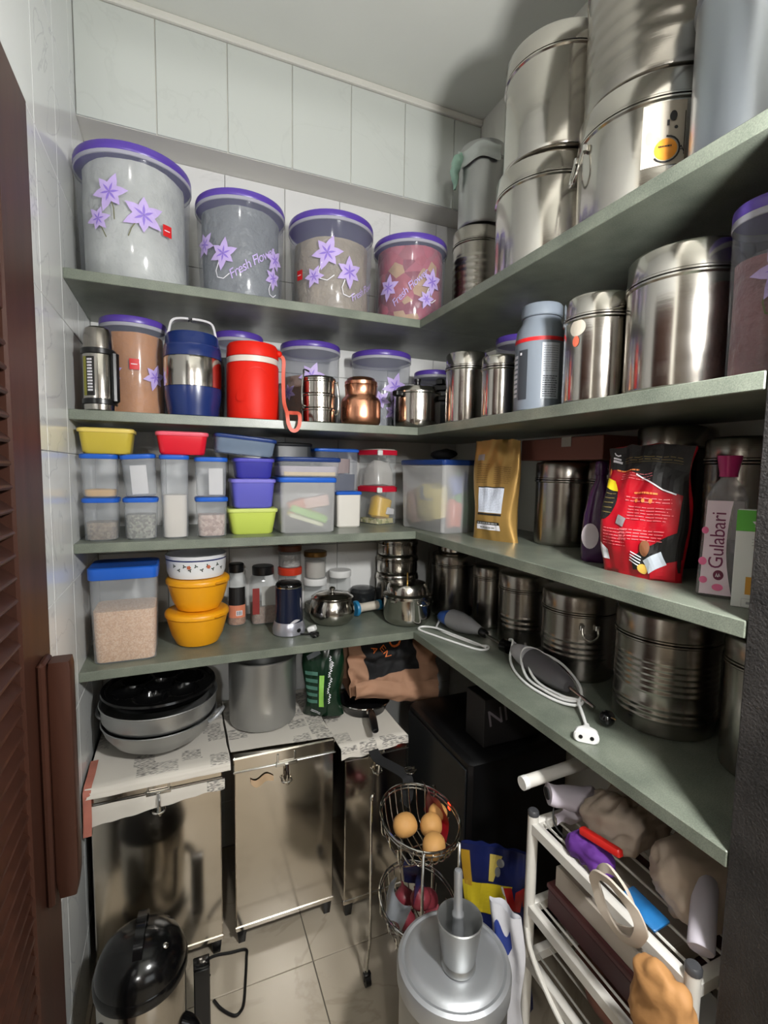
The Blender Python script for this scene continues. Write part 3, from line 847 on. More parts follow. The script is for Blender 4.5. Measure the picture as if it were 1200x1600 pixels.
GREYTUB = plastic('silver_grey_plastic', (112, 120, 130), 0.3)
t = thing('supplement_tub', 'grey screw-top powder tub with a red band between steel canisters', 'tub', (0.832, 0.997, S2))
obj('body', G().lathe([(0.052, 0), (0.060, 0.006), (0.061, 0.02), (0.061, 0.175), (0.057, 0.200), (0.046, 0.218), (0.045, 0.228)], 44), GREYTUB, t)
obj('lid', G().lathe([(0.047, 0.229), (0.049, 0.231), (0.049, 0.255), (0.046, 0.259), (0, 0.260)], 44), GREYTUB, t)
a = face_cam((0.832, 0.997))
obj('red_band', wrap(rect2(-0.085, 0.166, 0.085, 0.175, 30, 1), 0.0612, a, 0.0005), REDPRINT, t, flat=True)
obj('back_label', wrap(rect2(0.004, 0.03, 0.048, 0.16, 10, 2), 0.0612, a, 0.0005), mat('label_white', S(196, 202, 212), 0.5, var=.03), t, flat=True)
obj('label_print', wrap(join(small_print(0.007, 0.033, 0.045, 0.085, 10, 5), small_print(0.007, 0.092, 0.045, 0.155, 12, 6, .9, .2)), 0.0612, a, 0.0010), mat('grey_print', S(84, 90, 100), 0.5), t, flat=True)
obj('front_panel', wrap(rect2(-0.056, 0.03, -0.03, 0.148, 8, 2), 0.0612, a, 0.0005), mat('charcoal_print', S(52, 56, 62), 0.5), t, flat=True)
obj('panel_print', wrap(join(rect2(-0.052, 0.136, -0.046, 0.142), small_print(-0.078, 0.035, -0.060, 0.14, 9, 2, .9, .6)), 0.0612, a, 0.0010), WHITEPRINT, t, flat=True)

# ------------------------------------------------------------------ rectangular tubs and boxes
def tub(label, c, z, hx, hy, h, bm_, lm, name='food_box', cat='food box', taper=0.9, lidh=0.012, cr=0.018, over=0.004, rz=0.0, rot=None, fill=None, level=0.5, group=None, bottom_flat=True):
    t = thing(name, label, cat, (c[0], c[1], z), rz, group, rot)
    bz = h - lidh
    secs = [(0, hx * taper - 0.004, hy * taper - 0.004, cr), (0.005, hx * taper, hy * taper, cr), (bz, hx, hy, cr)]
    obj('body', G().rbox(secs, cap1=False), bm_, t)
    obj('lid', G().rbox([(bz, hx + over - 0.001, hy + over - 0.001, cr), (bz + 0.002, hx + over, hy + over, cr), (h - 0.003, hx + over, hy + over, cr), (h, hx + over - 0.004, hy + over - 0.004, cr), (h - 0.002, hx - 0.012, hy - 0.012, cr)]), lm, t)
    if fill:
        k = lambda q: taper + (1 - taper) * q / bz
        zt = bz * level
        g = G().rbox([(0.004, hx * k(0) - 0.005, hy * k(0) - 0.005, cr), (zt * 0.5, hx * k(zt * .5) - 0.004, hy * k(zt * .5) - 0.004, cr), (zt, hx * k(zt) - 0.004, hy * k(zt) - 0.004, cr), (zt + 0.002, hx * 0.5, hy * 0.5, cr)])
        obj('contents', g, fill, t)
    return t

LENTIL = speckle('brown_seeds', [(126, 106, 82), (104, 86, 66), (142, 122, 98)], 150)
PULSE = speckle('grey_green_seeds', [(128, 126, 112), (100, 98, 86), (148, 146, 132)], 170)
BEANS = speckle('pink_beans', [(188, 160, 148), (168, 138, 126), (202, 176, 162)], 110)
RICE = speckle('raw_rice', [(232, 188, 148), (218, 172, 132), (238, 200, 164)], 300)
FLOUR = mat('white_flour', S(216, 208, 198), 0.9, var=0.04)
YELLOWDAL = mat('yellow_flour', S(214, 168, 92), 0.9, var=0.06)
PAPERW = mat('white_paper', S(212, 210, 212), 0.8, var=0.04)

yf = 1.530
g_tub = 'small blue-lidded tubs'
kw = dict(name='storage_tub', cat='tub', taper=0.93, lidh=0.013, cr=0.020, over=0.003, group=g_tub)
tub('blue-lidded tub of brown seeds at the wall end of the third shelf', (-0.2025, yf + 0.044), S3, 0.043, 0.043, 0.120, FROST, BLUELID, fill=LENTIL, level=0.48, **kw)
tub('blue-lidded tub with a little yellow flour, under the yellow box', (-0.2035, yf + 0.044), S3 + 0.1205, 0.044, 0.043, 0.120, FROST, BLUELID, fill=YELLOWDAL, level=0.2, **kw)
tub('blue-lidded tub of grey-green seeds under the tilted tub', (-0.103, yf + 0.044), S3, 0.043, 0.043, 0.120, FROST, BLUELID, fill=PULSE, level=0.66, **kw)
t = tub('tilted blue-lidded tub with white paper in it', (-0.100, yf + 0.046), S3 + 0.1235, 0.043, 0.042, 0.119, FROST, BLUELID, rot=(0, radians(-4.0), 0), **kw)
obj('folded_paper', G().box((-0.022, -0.036, 0.006), (0.020, -0.030, 0.088), 0.001), PAPERW, t)
tub('tall blue-lidded tub half full of white flour', (-0.0125, yf + 0.039), S3, 0.0375, 0.038, 0.243, FROST, BLUELID, fill=FLOUR, level=0.55, **kw)
tub('blue-lidded tub of pink beans', (0.0885, yf + 0.046), S3, 0.044, 0.044, 0.120, FROST, BLUELID, fill=BEANS, level=0.62, **kw)
t = tub('blue-lidded tub with white paper, on the tub of pink beans', (0.0885, yf + 0.046), S3 + 0.1205, 0.044, 0.044, 0.118, FROST, BLUELID, **kw)
obj('folded_paper', G().box((-0.008, -0.036, 0.006), (0.032, -0.030, 0.085), 0.001), PAPERW, t)

g_box = 'coloured plastic food boxes'
tub('shallow mustard yellow food box on top of the tubs by the wall', (-0.183, yf + 0.05), S3 + 0.2412, 0.066, 0.048, 0.070, plastic('mustard_plastic', (190, 170, 62), .35), plastic('mustard_lid', (224, 200, 104), .35), group=g_box)
tub('shallow bright red food box on the tall flour tub', (0.0105, yf + 0.05), S3 + 0.2438, 0.068, 0.048, 0.066, plastic('red_plastic', (208, 24, 44), .35), plastic('rosy_lid', (224, 92, 110), .35), group=g_box)
tub('slanting blue-grey food box with a navy lid', (0.186, yf + 0.062), S3 + 0.2485, 0.089, 0.058, 0.056, GREY_CLEAR, NAVYLID, rot=(0, radians(5.0), 0), taper=0.95, group=g_box)
INDIGO = plastic('indigo_plastic', (54, 54, 150), .32)
VIOLET = plastic('violet_plastic', (92, 92, 184), .35)
LIME = plastic('lime_plastic', (190, 206, 92), .35)
tub('lime green food box at the bottom of the coloured stack', (0.2125, 1.622), S3, 0.074, 0.056, 0.082, LIME, plastic('lime_lid', (202, 214, 120), .35), taper=0.86, group=g_box)
tub('violet food box in the middle of the coloured stack', (0.2145, 1.616), S3 + 0.0825, 0.066, 0.052, 0.092, VIOLET, plastic('violet_lid', (124, 118, 206), .35), group=g_box)
tub('indigo food box near the top of the coloured stack', (0.2175, 1.614), S3 + 0.1752, 0.059, 0.05, 0.064, INDIGO, plastic('indigo_lid', (78, 74, 178), .35), group=g_box)

t = tub('large square frosted box with yellow and green packets inside', (0.386, 1.632), S3, 0.091, 0.082, 0.181, MILKY, BLUELID, taper=0.97, lidh=0.016, cr=0.014, name='storage_box', cat='storage box')
def packet(parent, name, w_, h_, d_, m, loc, rot, seed=0):
    g = G().rbox([(-h_ / 2, w_ * .42, d_ * .15, d_ * .1), (-h_ * .4, w_ / 2, d_ / 2, d_ * .4), (h_ * .4, w_ / 2, d_ / 2, d_ * .4), (h_ / 2, w_ * .42, d_ * .15, d_ * .1)], k=4).jitter(0.005, 25, seed)
    return obj(name, g, m, parent, loc, rot)
packet(t, 'yellow_packet', 0.13, 0.045, 0.03, plastic('packet_yellow', (222, 206, 72), .4), (0.0, -0.052, 0.056), (0, radians(20), 0), 1)
packet(t, 'green_packet', 0.13, 0.024, 0.02, plastic('packet_green', (150, 204, 92), .4), (0.004, -0.066, 0.062), (0, radians(20), 0), 2)
packet(t, 'white_packet', 0.115, 0.014, 0.02, plastic('packet_white', (226, 228, 196), .4), (-0.004, -0.067, 0.042), (0, radians(20), 0), 5)
packet(t, 'pink_packet', 0.13, 0.04, 0.03, plastic('packet_pink', (222, 186, 176), .4), (0.012, -0.05, 0.098), (0, radians(-8), 0), 3)
packet(t, 'orange_packet', 0.06, 0.045, 0.03, plastic('packet_orange', (214, 128, 98), .4), (-0.034, -0.056, 0.086), (0, radians(-18), 0), 4)
t = tub('shallow frosted box with a navy lid lying on the large square box', (0.390, 1.628), S3 + 0.1815, 0.100, 0.085, 0.064, FROST, NAVYLID, taper=0.96, lidh=0.014, fill=mat('pale_lilac_bag', S(178, 168, 178), .5, bump=.6, bscale=20), level=0.7, name='storage_box', cat='storage box')
obj('cream_bread', G().box((-0.085, -0.079, 0.004), (0.085, -0.074, 0.018), 0.002), plastic('cream_food', (214, 192, 150), .6), t)
tub('tall charcoal box standing at the back of the third shelf', (0.376, 1.800), S3, 0.068, 0.060, 0.300, plastic('charcoal_plastic', (44, 48, 52), .35), plastic('charcoal_lid', (24, 28, 34), .3), taper=.96, name='storage_box', cat='storage box')
t = tub('tall clear box with a blue lid at the back, brown jar ring inside', (0.545, 1.818), S3, 0.083, 0.068, 0.285, CLEAR, BLUELID, taper=.96, name='storage_box', cat='storage box')
obj('grey_block', G().rbox([(0.004, .05, .05, .012), (.19, .055, .055, .012)]), plastic('slate_plastic', (84, 88, 102), .4), t, loc=(0.02, 0, 0))
obj('pink_bag', G().rbox([(0.192, .06, .05, .03), (.25, .06, .05, .03)]).jitter(.008, 20), mat('dusty_pink_bag', S(176, 150, 142), .5, bump=.5), t)
obj('brown_ring', G().tube([(x_, -0.058, z_) for x_, z_, _ in circ(.022, 20)], 0.008, 8, True), plastic('brown_ring', (96, 56, 30), .3), t, loc=(-0.035, 0.0, .175))
tub('small white box with a blue lid before the clear box', (0.5615, 1.696), S3, 0.045, 0.034, 0.130, plastic('milky_plastic', (214, 210, 202), .35), BLUELID, taper=.97, cr=0.01, name='storage_box', cat='storage box')

CRIMSON = plastic('crimson_plastic', (196, 30, 54), .3)
def clipbox(label, c, z, hx, hy, h, rz, top_m):
    t = thing('clip_lid_box', label, 'storage box', (c[0], c[1], z), rz, 'square clear boxes with red lids')
    obj('body', G().rbox([(0, hx - .003, hy - .003, .012), (.004, hx, hy, .012), (h - .022, hx, hy, .012)], cap1=False), GLASSC, t)
    obj('lid', G().rbox([(h - .022, hx + .003, hy + .003, .012), (h - .004, hx + .003, hy + .003, .012), (h - .0035, hx, hy, .012)]), CRIMSON, t)
    obj('lid_top', G().rbox([(h - .004, hx - .001, hy - .001, .012), (h, hx - .004, hy - .004, .012)]), top_m, t)
    obj('corner_clip', G().box((-hx - .005, -hy - .005, h - .026), (-hx + .018, -hy + .006, h - .004), .003), WHITEP, t)
    return t
rz = radians(20)
t = clipbox('square clear red-lidded box holding a yellow packet', (0.715, 1.778), S3, 0.049, 0.062, 0.147, rz, CRIMSON)
packet(t, 'yellow_packet', 0.08, 0.085, 0.07, plastic('chips_yellow', (222, 178, 44), .35), (0.0, -0.018, 0.062), (0, 0.2, 0), 7)
packet(t, 'white_label_packet', 0.035, 0.025, 0.01, PAPERW, (0.018, -0.055, 0.05), (0, 0.2, 0), 8)
obj('green_snack', G().rbox([(0.004, .042, .054, .01), (.022, .042, .054, .01)]).jitter(.003, 40), speckle('snack_mix', [(196, 186, 130), (150, 150, 90), (214, 204, 160)], 60), t)
t = clipbox('square clear red-lidded box of crumpled film with a white top', (0.715, 1.778), S3 + 0.1475, 0.048, 0.061, 0.140, rz, plastic('cream_lid', (196, 190, 180), .35))
obj('film_bag', G().rbox([(0.004, .04, .05, .02), (.05, .042, .052, .02), (.09, .03, .04, .02)]).jitter(.012, 30, 4), clear('film', (220, 216, 210), .5), t)

t = tub('big frosted box with a navy lid full of bright packets at the inner corner', (0.852, 1.530), S3, 0.078, 0.128, 0.246, MILKY, NAVYLID, taper=0.95, lidh=0.018, cr=0.012, rz=radians(8), name='storage_box', cat='storage box')
packet(t, 'green_packet', 0.10, 0.19, 0.05, plastic('leaf_green', (70, 150, 84), .35), (0.045, -0.080, 0.108), (0, 0.12, 0), 11)
packet(t, 'blue_packet', 0.08, 0.07, 0.05, plastic('packet_blue', (52, 92, 176), .35), (0.02, -0.085, 0.165), (0, -0.25, 0), 12)
packet(t, 'orange_packet', 0.05, 0.10, 0.05, plastic('packet_coral', (214, 112, 84), .35), (0.0, -0.088, 0.062), (0, 0.1, 0), 13)
packet(t, 'cream_packet', 0.07, 0.13, 0.14, plastic('packet_cream', (214, 200, 128), .4), (-0.035, -0.01, 0.10), (0, -0.1, 0), 14)
packet(t, 'pale_blue_packet', 0.03, 0.05, 0.09, plastic('packet_mist', (120, 138, 160), .4), (-0.058, -0.02, 0.13), (0, 0, 0), 15)
packet(t, 'pink_packet', 0.06, 0.12, 0.12, plastic('packet_rose', (206, 170, 160), .4), (-0.03, 0.07, 0.08), (0, 0, 0), 16)
o = obj('black_pouch', G().sphere((0, 0, 0.02), (0.052, 0.04, 0.02), 20, 10).jitter(0.006, 30, 3), BLACKCLOTH, None, loc=(0.885, 1.56, S3 + 0.2475))
tag(o, 'flat black pouch lying on the big frosted box', 'pouch')

# ------------------------------------------------------------------ third shelf, side run: pouches and bottles
def pouch_fn(w_, h_, d_, seed, top=0.12, amp=0.006, pinch=0.25):
    """front surface of a filled pouch: u across (-.5..5), v up (0..1)"""
    o_ = Vector((seed * 4.7, seed * 1.3, seed))
    def F(u, v, side=-1, off=0.0):
        e = max(0.0, 1 - (2 * abs(u)) ** 3.2)
        prof = min(1.0, 0.55 + 2.4 * v) * max(top, (1 - max(0, v - pinch) / (1 - pinch)) ** 0.8)
        y = side * (d_ / 2 * prof * (e ** 0.55) + 0.0015 + off)
        ww = w_ * (1 - 0.10 * sin(pi * min(1, v * 1.2)) * (1 - v) + 0.02 * sin(9 * v + seed))
        nx = noise.noise(Vector((u * 3.2, v * 3.6, side)) + o_)
        ny = noise.noise(Vector((u * 7, v * 6, side * 2)) + o_)
        return (u * ww + amp * 0.5 * nx + amp * 0.5 * sin(7 * v + seed) * u * 2, y + side * (amp * nx + amp * 0.7 * ny) * e + amp * 0.9 * sin(3 * v + seed) * v, v * h_ * (1 - amp * 5 * (u * 2) ** 2 * max(0, v - .6)) + amp * 0.5 * ny * v)
    return F

def pouch(name, label, cat, c, z, rz, w_, h_, d_, m, seed, rot=None, art=None, **k):
    t = thing(name, label, cat, (c[0], c[1], z), rz, None, rot)
    F = pouch_fn(w_, h_, d_, seed, **k)
    g = G().grid(lambda u, v: F(u - .5, v, -1), 26, 28)
    b = G().grid(lambda u, v: F(.5 - u, v, 1), 26, 28)
    g.add(b.v, b.f)
    # close bottom and side seams
    nu = 27; nb = len(g.v) // 2
    for i in range(26):
        g.f.append((i + 1, i, nb + 26 - i, nb + 25 - i))
        j = 28 * nu
        g.f.append((j + i, j + i + 1, nb + j + 25 - i, nb + j + 26 - i))
    for j in range(28):
        g.f.append((j * nu, (j + 1) * nu, nb + (j + 1) * nu + 26, nb + j * nu + 26))
        g.f.append((j * nu + 26, nb + j * nu, nb + (j + 1) * nu, (j + 1) * nu + 26))
    obj('bag', g, m, t, angle=70)
    def stick(pname, flat, pm, off=0.0012):
        flat.map(lambda x, y, zz: F(x / (art or w_), y / h_, -1, off))
        obj(pname, flat, pm, t, flat=True)
    return t, stick

GOLD = mat('gold_foil', S(176, 140, 78), 0.34, 0.55, var=0.14, nscale=10, bump=0.5, bscale=25)
t, st = pouch('foil_bag', 'gold foil bag with a white label beside the steel canister', 'bag', (0.892, 1.243), S3, radians(-71), 0.165, 0.305, 0.062, GOLD, 3, amp=0.006)
st('white_label', rect2(-0.048, 0.085, 0.046, 0.16, 10, 8), mat('label_blue_white', S(206, 212, 224), .5, var=.04))
st('label_edge', join(rect2(-0.05, 0.077, 0.046, 0.083, 10, 1), rect2(-0.05, 0.160, 0.046, 0.163, 10, 1), rect2(-0.054, 0.048, 0.040, 0.057, 10, 1)), BLACKPRINT, 0.0016)
st('lower_label', rect2(-0.054, 0.032, 0.040, 0.048, 10, 2), WHITEPRINT, 0.0014)
st('label_print', join(small_print(-0.044, 0.09, 0.042, 0.156, 14, 4, .9, .22)), mat('faint_print', S(150, 156, 172), .5), 0.002)
st('bag_print', join(small_print(-0.06, 0.172, -0.012, 0.235, 9, 5, .9, .25), small_print(0.004, 0.172, 0.062, 0.225, 9, 6, .9, .25)), mat('brown_print', S(116, 84, 36), .5), 0.0016)
st('lower_print', join(small_print(-0.05, 0.0495, 0.036, 0.0555, 1, 9, .98, .8), small_print(-0.04, 0.035, 0.02, 0.043, 1, 5, .95, .6)), mat('grey_letters', S(150, 150, 150), .5), 0.0024)
st('price_tag', rect2(-0.062, 0.243, -0.036, 0.262, 4, 3), mat('silver_tag', S(150, 140, 140), .4), 0.0016)

PURPLEBOT = plastic('aubergine_plastic', (62, 26, 70), .22)
t = thing('liquid_bottle', 'dark aubergine bottle with a pale round label against the red pouch', 'bottle', (0.914, 0.864, S3), radians(-50))
obj('body', G().rbox([(0, .032, .022, .02), (.006, .036, .026, .024), (.05, .038, .027, .026), (.11, .034, .024, .022), (.165, .024, .018, .018), (.19, .013, .013, .013), (.205, .012, .012, .012)], k=7), PURPLEBOT, t)
obj('cap', G().lathe([(.0145, .205), (.0155, .207), (.0145, .232), (.012, .236), (0, .237)], 24), PURPLEBOT, t)
obj('round_label', disc2(-0.016, .062, .019, .03).map(lambda x, y, z: (x, -.0275 + .004 * (x / .03) ** 2 - 0.0004, y)), mat('pale_label', S(206, 196, 204), .5), t, flat=True)

REDFOIL = mat('red_foil', S(170, 12, 30), 0.3, var=0.1, bump=0.3, bscale=18)
t, st = pouch('snack_pouch', 'large red and black printed pouch leaning on steel canisters', 'pouch', (0.876, 0.714), S3, radians(-80), 0.180, 0.268, 0.070, REDFOIL, 5, art=0.215, amp=0.012, pinch=0.30)
BLK = BLACKPRINT
st('black_top', G().grid(lambda u, v: (-0.107 + 0.214 * u, (0.214 - 0.046 * u * u + 0.006 * sin(6 * u)) + (0.268 - (0.214 - 0.046 * u * u + 0.006 * sin(6 * u))) * v, 0), 22, 8), BLK, 0.0012)
st('black_side', G().grid(lambda u, v: (-0.107 + 0.05 * u * sqrt(max(0.02, 1 - (2 * v - 1) ** 2)), 0.105 + 0.095 * v, 0), 8, 12), BLK, 0.0014)
st('black_edge', G().grid(lambda u, v: (0.107 - (.004 + .010 * sin(3 * v)) * u, 0.02 + 0.17 * v, 0), 3, 12), BLK, 0.0014)
st('yellow_patch', G().grid(lambda u, v: (-0.104 + 0.044 * u * (1 - .35 * v), 0.178 + 0.022 * v - 0.006 * u, 0), 6, 4), mat('yellow_print', S(222, 196, 30), .45), 0.0020)
st('black_corner', G().grid(lambda u, v: (0.0 + 0.107 * u, 0.015 + 0.02 * u + v * (0.026 + 0.045 * u), 0), 12, 8), BLK, 0.0016)
st('red_hem', G().grid(lambda u, v: (0.045 + 0.062 * u, 0.004 + (0.022 + 0.02 * u) * v, 0), 8, 4), REDFOIL, 0.0022)
st('white_corner', G().grid(lambda u, v: (-0.09 + 0.024 * u, 0.028 + 0.034 * v - 0.012 * u * v, 0), 4, 4), WHITEPRINT, 0.0016)
st('silver_tag', rot2(rect2(-0.024, -0.014, 0.024, 0.014, 6, 4), radians(28), 0.056, 0.036), mat('label_silver', S(186, 194, 204), .4), 0.0030)
st('gold_seal', disc2(0.026, 0.020, 0.012, 0.010), mat('gold_print', S(204, 164, 74), .35), 0.0028)
st('brown_photo', disc2(0.034, 0.062, 0.012, 0.016), mat('brown_photo_print', S(122, 76, 48), .5), 0.0026)
st('grey_patch', rot2(rect2(-0.011, -0.009, 0.011, 0.009, 4, 3), -0.3, -0.034, 0.112), mat('grey_foil_print', S(132, 126, 128), .4), 0.0020)
st('white_stripes', join(*[rot2(rect2(-0.014, -0.0012, 0.014, 0.0012, 4, 1), -0.35, 0.006 + 0.002 * k, 0.030 + 0.006 * k) for k in range(4)]), WHITEPRINT, 0.0026)
st('small_print', join(small_print(-0.03, 0.150, 0.085, 0.164, 2, 7, .9, .25), small_print(-0.035, 0.075, 0.08, 0.10, 4, 8, .9, .25), small_print(-0.08, 0.06, -0.01, 0.098, 6, 9, .85, .22), small_print(-0.02, 0.115, 0.085, 0.145, 5, 10, .85, .22), small_print(-0.06, 0.196, 0.03, 0.212, 3, 12, .9, .2)), mat('pink_print', S(222, 120, 124), .5), 0.0017)
st('orange_print', join(small_print(-0.075, 0.214, -0.01, 0.219, 1, 11, .95, .6), small_print(-0.015, 0.168, 0.045, 0.174, 1, 12, .95, .6), disc2(-0.096, 0.212, .004, .007), disc2(-0.005, .155, .004), disc2(.012, .156, .004), disc2(.03, .156, .005)), mat('orange_red_letters', S(232, 134, 70), .5), 0.0019)
st('gold_print', join(small_print(-0.06, 0.236, 0.09, 0.246, 2, 13, .97, .3), rect2(-0.06, 0.2335, 0.09, 0.2342, 12, 1), small_print(-0.096, 0.122, -0.064, 0.172, 5, 15, .9, .18)), mat('dim_gold_print', S(120, 104, 60), .5), 0.0022)
st('white_mark', join(rect2(-0.09, 0.239, -0.07, 0.243, 4, 1), rect2(-0.09, 0.232, -0.066, 0.237, 4, 1), stroke2([(-0.088, .254), (-0.084, .249), (-0.078, .248), (-0.072, .251)], .003), stroke2([(-0.107 + .214 * u, 0.2125 - 0.046 * u * u + 0.006 * sin(6 * u)) for u in (.42, .5, .58, .66, .74, .82, .9)], .0026)), WHITEPRINT, 0.0024)

t = thing('rose_water_bottle', 'clear flat rose water bottle with a pink label and magenta cap', 'bottle', (0.858, 0.540, S3), radians(-56))
CLB = clear('clear_bottle', (176, 176, 180), 0.34, 0.08)
obj('body', G().rbox([(0, .033, .016, .012), (.004, .036, .019, .015), (.06, .034, .019, .016), (.12, .031, .018, .015), (.17, .030, .017, .015), (.19, .022, .014, .013), (.202, .012, .012, .012), (.207, .012, .012, .012)], k=7, cap1=False), CLB, t)
obj('liquid', G().rbox([(.003, .030, .014, .011), (.06, .0315, .0165, .013), (.098, .030, .016, .013)], k=7), clear('dusky_liquid', (94, 82, 88), 0.7, .1), t)
obj('cap', G().lathe([(.0135, .206), (.0135, .212), (.018, .238), (.018, .2415), (0, .2415)], 28), plastic('magenta_cap', (158, 28, 92), .3), t)
def bot(x, y, z, o_=0.0):
    hy = .019 - .002 * max(0, min(1, (y - .06) / .11))
    return (x, -hy - 0.0006 - o_, y)
lab = G().grid(lambda u, v: (-.031 + (.036 + .010 * (1 - v) ** 2 - .006 * sin(pi * v)) * u + .004 * v, .006 + .160 * v, 0), 8, 18)
obj('front_label', lab.map(lambda x, y, z: bot(x, y, z)), mat('pink_white_label', S(226, 206, 218), .5, var=.1, nscale=24), t, flat=True)
tx = rot2(text_geo('Gulabari', .030, 0, 0.95), pi / 2, -.009, .099)
obj('label_lettering', tx.map(lambda x, y, z: bot(x, y, z, .0007)), mat('wine_print', S(112, 34, 78), .5), t, flat=True)
obj('rose_print', join(disc2(-.0275, .115, .005, .006), disc2(-.0285, .062, .006, .007), disc2(-.005, .019, .008, .006), disc2(-.026, .030, .006, .006)).map(lambda x, y, z: bot(x, y, z, .0006)), mat('rose_print', S(222, 106, 150), .5), t, flat=True)
obj('round_badge', disc2(-.005, .040, .0075, .0085).map(lambda x, y, z: bot(x, y, z, .0009)), mat('maroon_print', S(104, 30, 62), .5), t, flat=True)
obj('badge_mark', join(stroke2([(-.0085, .037), (-.0075, .043), (-.006, .037)], .0012), stroke2([(-.005, .037), (-.004, .043), (-.0025, .038)], .0012)).map(lambda x, y, z: bot(x, y, z, .0014)), WHITEPRINT, t, flat=True)
obj('back_label', rect2(.010, .075, .026, .165, 3, 3).map(lambda x, y, z: (x, .0125, y)), mat('back_label_grey', S(178, 168, 172), .6), t, flat=True)

t = thing('medicine_carton', 'slim white carton with a green top beside the rose water bottle', 'carton', (0.836, 0.482, S3), radians(-62))
obj('carton', G().box((-.0215, -.0155, 0), (.0215, .0155, .155), .001), mat('white_card', S(216, 218, 216), .5, var=.02), t, flat=True)
obj('green_panel', onface(rect2(-.0215, .122, .0215, .1548), .0155), mat('green_print', S(92, 176, 66), .5), t, flat=True)
obj('leaf_mark', onface(flower2(.007, .134, .009, .2, 5, (.6, .8, 1, .8, .6), .3), .0155, .0012), WHITEPRINT, t, flat=True)
obj('orange_bar', onface(rect2(-.0045, .022, .0035, .050), .0155, .0008), mat('amber_print', S(206, 150, 54), .5), t, flat=True)
obj('fine_print', onface(join(small_print(.0, .098, .018, .112, 3, 4, .8, .2), rect2(-.002, .0065, .003, .0105), stroke2([(-.008, .002), (.013, .002), (.013, .015), (-.008, .015), (-.008, .002)], .0005), small_print(.004, .062, .018, .076, 4, 6, .9, .5)), .0155, .0010), mat('grey_fine_print', S(150, 150, 154), .5), t, flat=True)

t = thing('shallow_carton', 'reddish brown shallow carton lying across two steel canisters', 'carton', (1.040, 1.058, S3 + 0.2430))
obj('carton', G().box((-0.085, -0.155, 0), (0.085, 0.155, 0.060), .002), mat('brown_card', S(124, 74, 62), .6, var=.1), t, flat=True)
obj('paper_tag', G().box((-0.0865, -0.05, 0.035), (-0.0853, -0.015, 0.0605)), mat('grey_tape', S(170, 164, 156), .5), t, flat=True)

# ------------------------------------------------------------------ lowest shelf, back run
t = tub('big blue-lidded box of raw rice at the wall end of the lowest shelf', (-0.152, 1.612), S4, 0.086, 0.074, 0.278, FROST, BLUELID, taper=0.94, lidh=0.034, cr=0.020, fill=RICE, level=0.62, name='rice_box', cat='storage box')

YEL = plastic('amber_yellow_plastic', (226, 156, 22), .35)
def ybowl(label, c, z, r, h):
    t = thing('lidded_bowl', label, 'bowl', (c[0], c[1], z), 0, 'amber yellow lidded bowls')
    obj('body', G().lathe([(r * .55, 0), (r * .66, .004), (r * .80, h * .28), (r * .90, h * .6), (r * .955, h - .022)], 48), YEL, t)
    obj('lid', G().lathe([(r * .955, h - .0215), (r, h - .018), (r * 1.005, h - .010), (r * .985, h - .005), (r * .93, h - .001), (r * .86, h), (0, h - .001)], 48), YEL, t)
    obj('lid_tab', G().box((r * .95, -.02, h - .016), (r * 1.10, .02, h - .010), .003).tf(Matrix.Rotation(radians(-50), 4, 'Z')), YEL, t)
    return t
ybowl('lower amber yellow lidded bowl next to the rice box', (0.046, 1.655), S4, 0.097, 0.112)
ybowl('upper amber yellow lidded bowl under the painted bowl', (0.050, 1.652), S4 + 0.1122, 0.096, 0.106)
t = thing('enamel_bowl', 'white enamel bowl with painted flowers on the yellow bowls', 'bowl', (0.046, 1.655, S4 + 0.2184))
obj('body', G().lathe([(.070, 0), (.082, .003), (.088, .02), (.090, .055), (.093, .072), (.091, .073), (.088, .071), (.085, .03), (.06, .008), (0, .006)], 48), mat('white_enamel', S(214, 216, 218), .2, var=.02), t)
a = face_cam((0.046, 1.655))
rb = lambda q: .088 + .002 * (q - .02) / .035 if q < .055 else .090 + .003 * (q - .055) / .017
obj('blue_rim', wrap(rect2(-.14, .0575, .14, .062, 40, 1), rb, a, .0006), mat('navy_print', S(38, 44, 96), .4), t, flat=True)
obj('vine_print', wrap(join(*[flower2(-.07 + .017 * k, .038 + .006 * (-1) ** k, .007, k, 3, None, .3) for k in range(10)]), rb, a, .0008), mat('dark_green_print', S(52, 62, 54), .5), t, flat=True)
obj('petal_print', wrap(join(flower2(-.022, .041, .007, 0, 5, None, .5), flower2(.035, .040, .007, 0, 5, None, .5)), rb, a, .0014), mat('rust_print', S(178, 92, 62), .5), t, flat=True)

def jar(label, c, z, r, h, lm, lidh=.02, neck=1.0, fill=None, level=.6, name='glass_jar', group=None, lid_r=None, sq=False, gm=GLASSC):
    t = thing(name, label, 'jar', (c[0], c[1], z), 0, group)
    lr = lid_r or r * neck + .002
    b = h - lidh
    sh = min(.025, h * .15)
    if sq:
        obj('body', G().rbox([(0, r - .004, r - .004, .014), (.004, r, r, .016), (b - sh, r, r, .016), (b - sh * .3, r * .86, r * .86, r * .7), (b, lr - .003, lr - .003, lr)], k=7, cap1=False), gm, t)
    else:
        obj('body', G().lathe([(r * .92, 0), (r, .005), (r, b - sh), (r * .5 + (lr - .003) * .5, b - sh * .35), (lr - .003, b - .004), (lr - .003, b)], 36, cap1=False), gm, t)
    obj('lid', G().lathe([(lr - .001, b - .002), (lr, b), (lr, h - .003), (lr - .003, h), (0, h)], 36), lm, t)
    if fill:
        fr = r - .0035
        g = G().rbox([(.004, fr, fr, .014), ((b - sh) * level, fr, fr, .014)], k=5) if sq else G().lathe([(fr * .95, .003), (fr, .008), (fr, (b - sh) * level), (fr * .5, (b - sh) * level + .003), (0, (b - sh) * level + .003)], 30)
        obj('contents', g, fill, t)
    return t
BROWNLID = plastic('brown_lid', (112, 62, 40), .3)
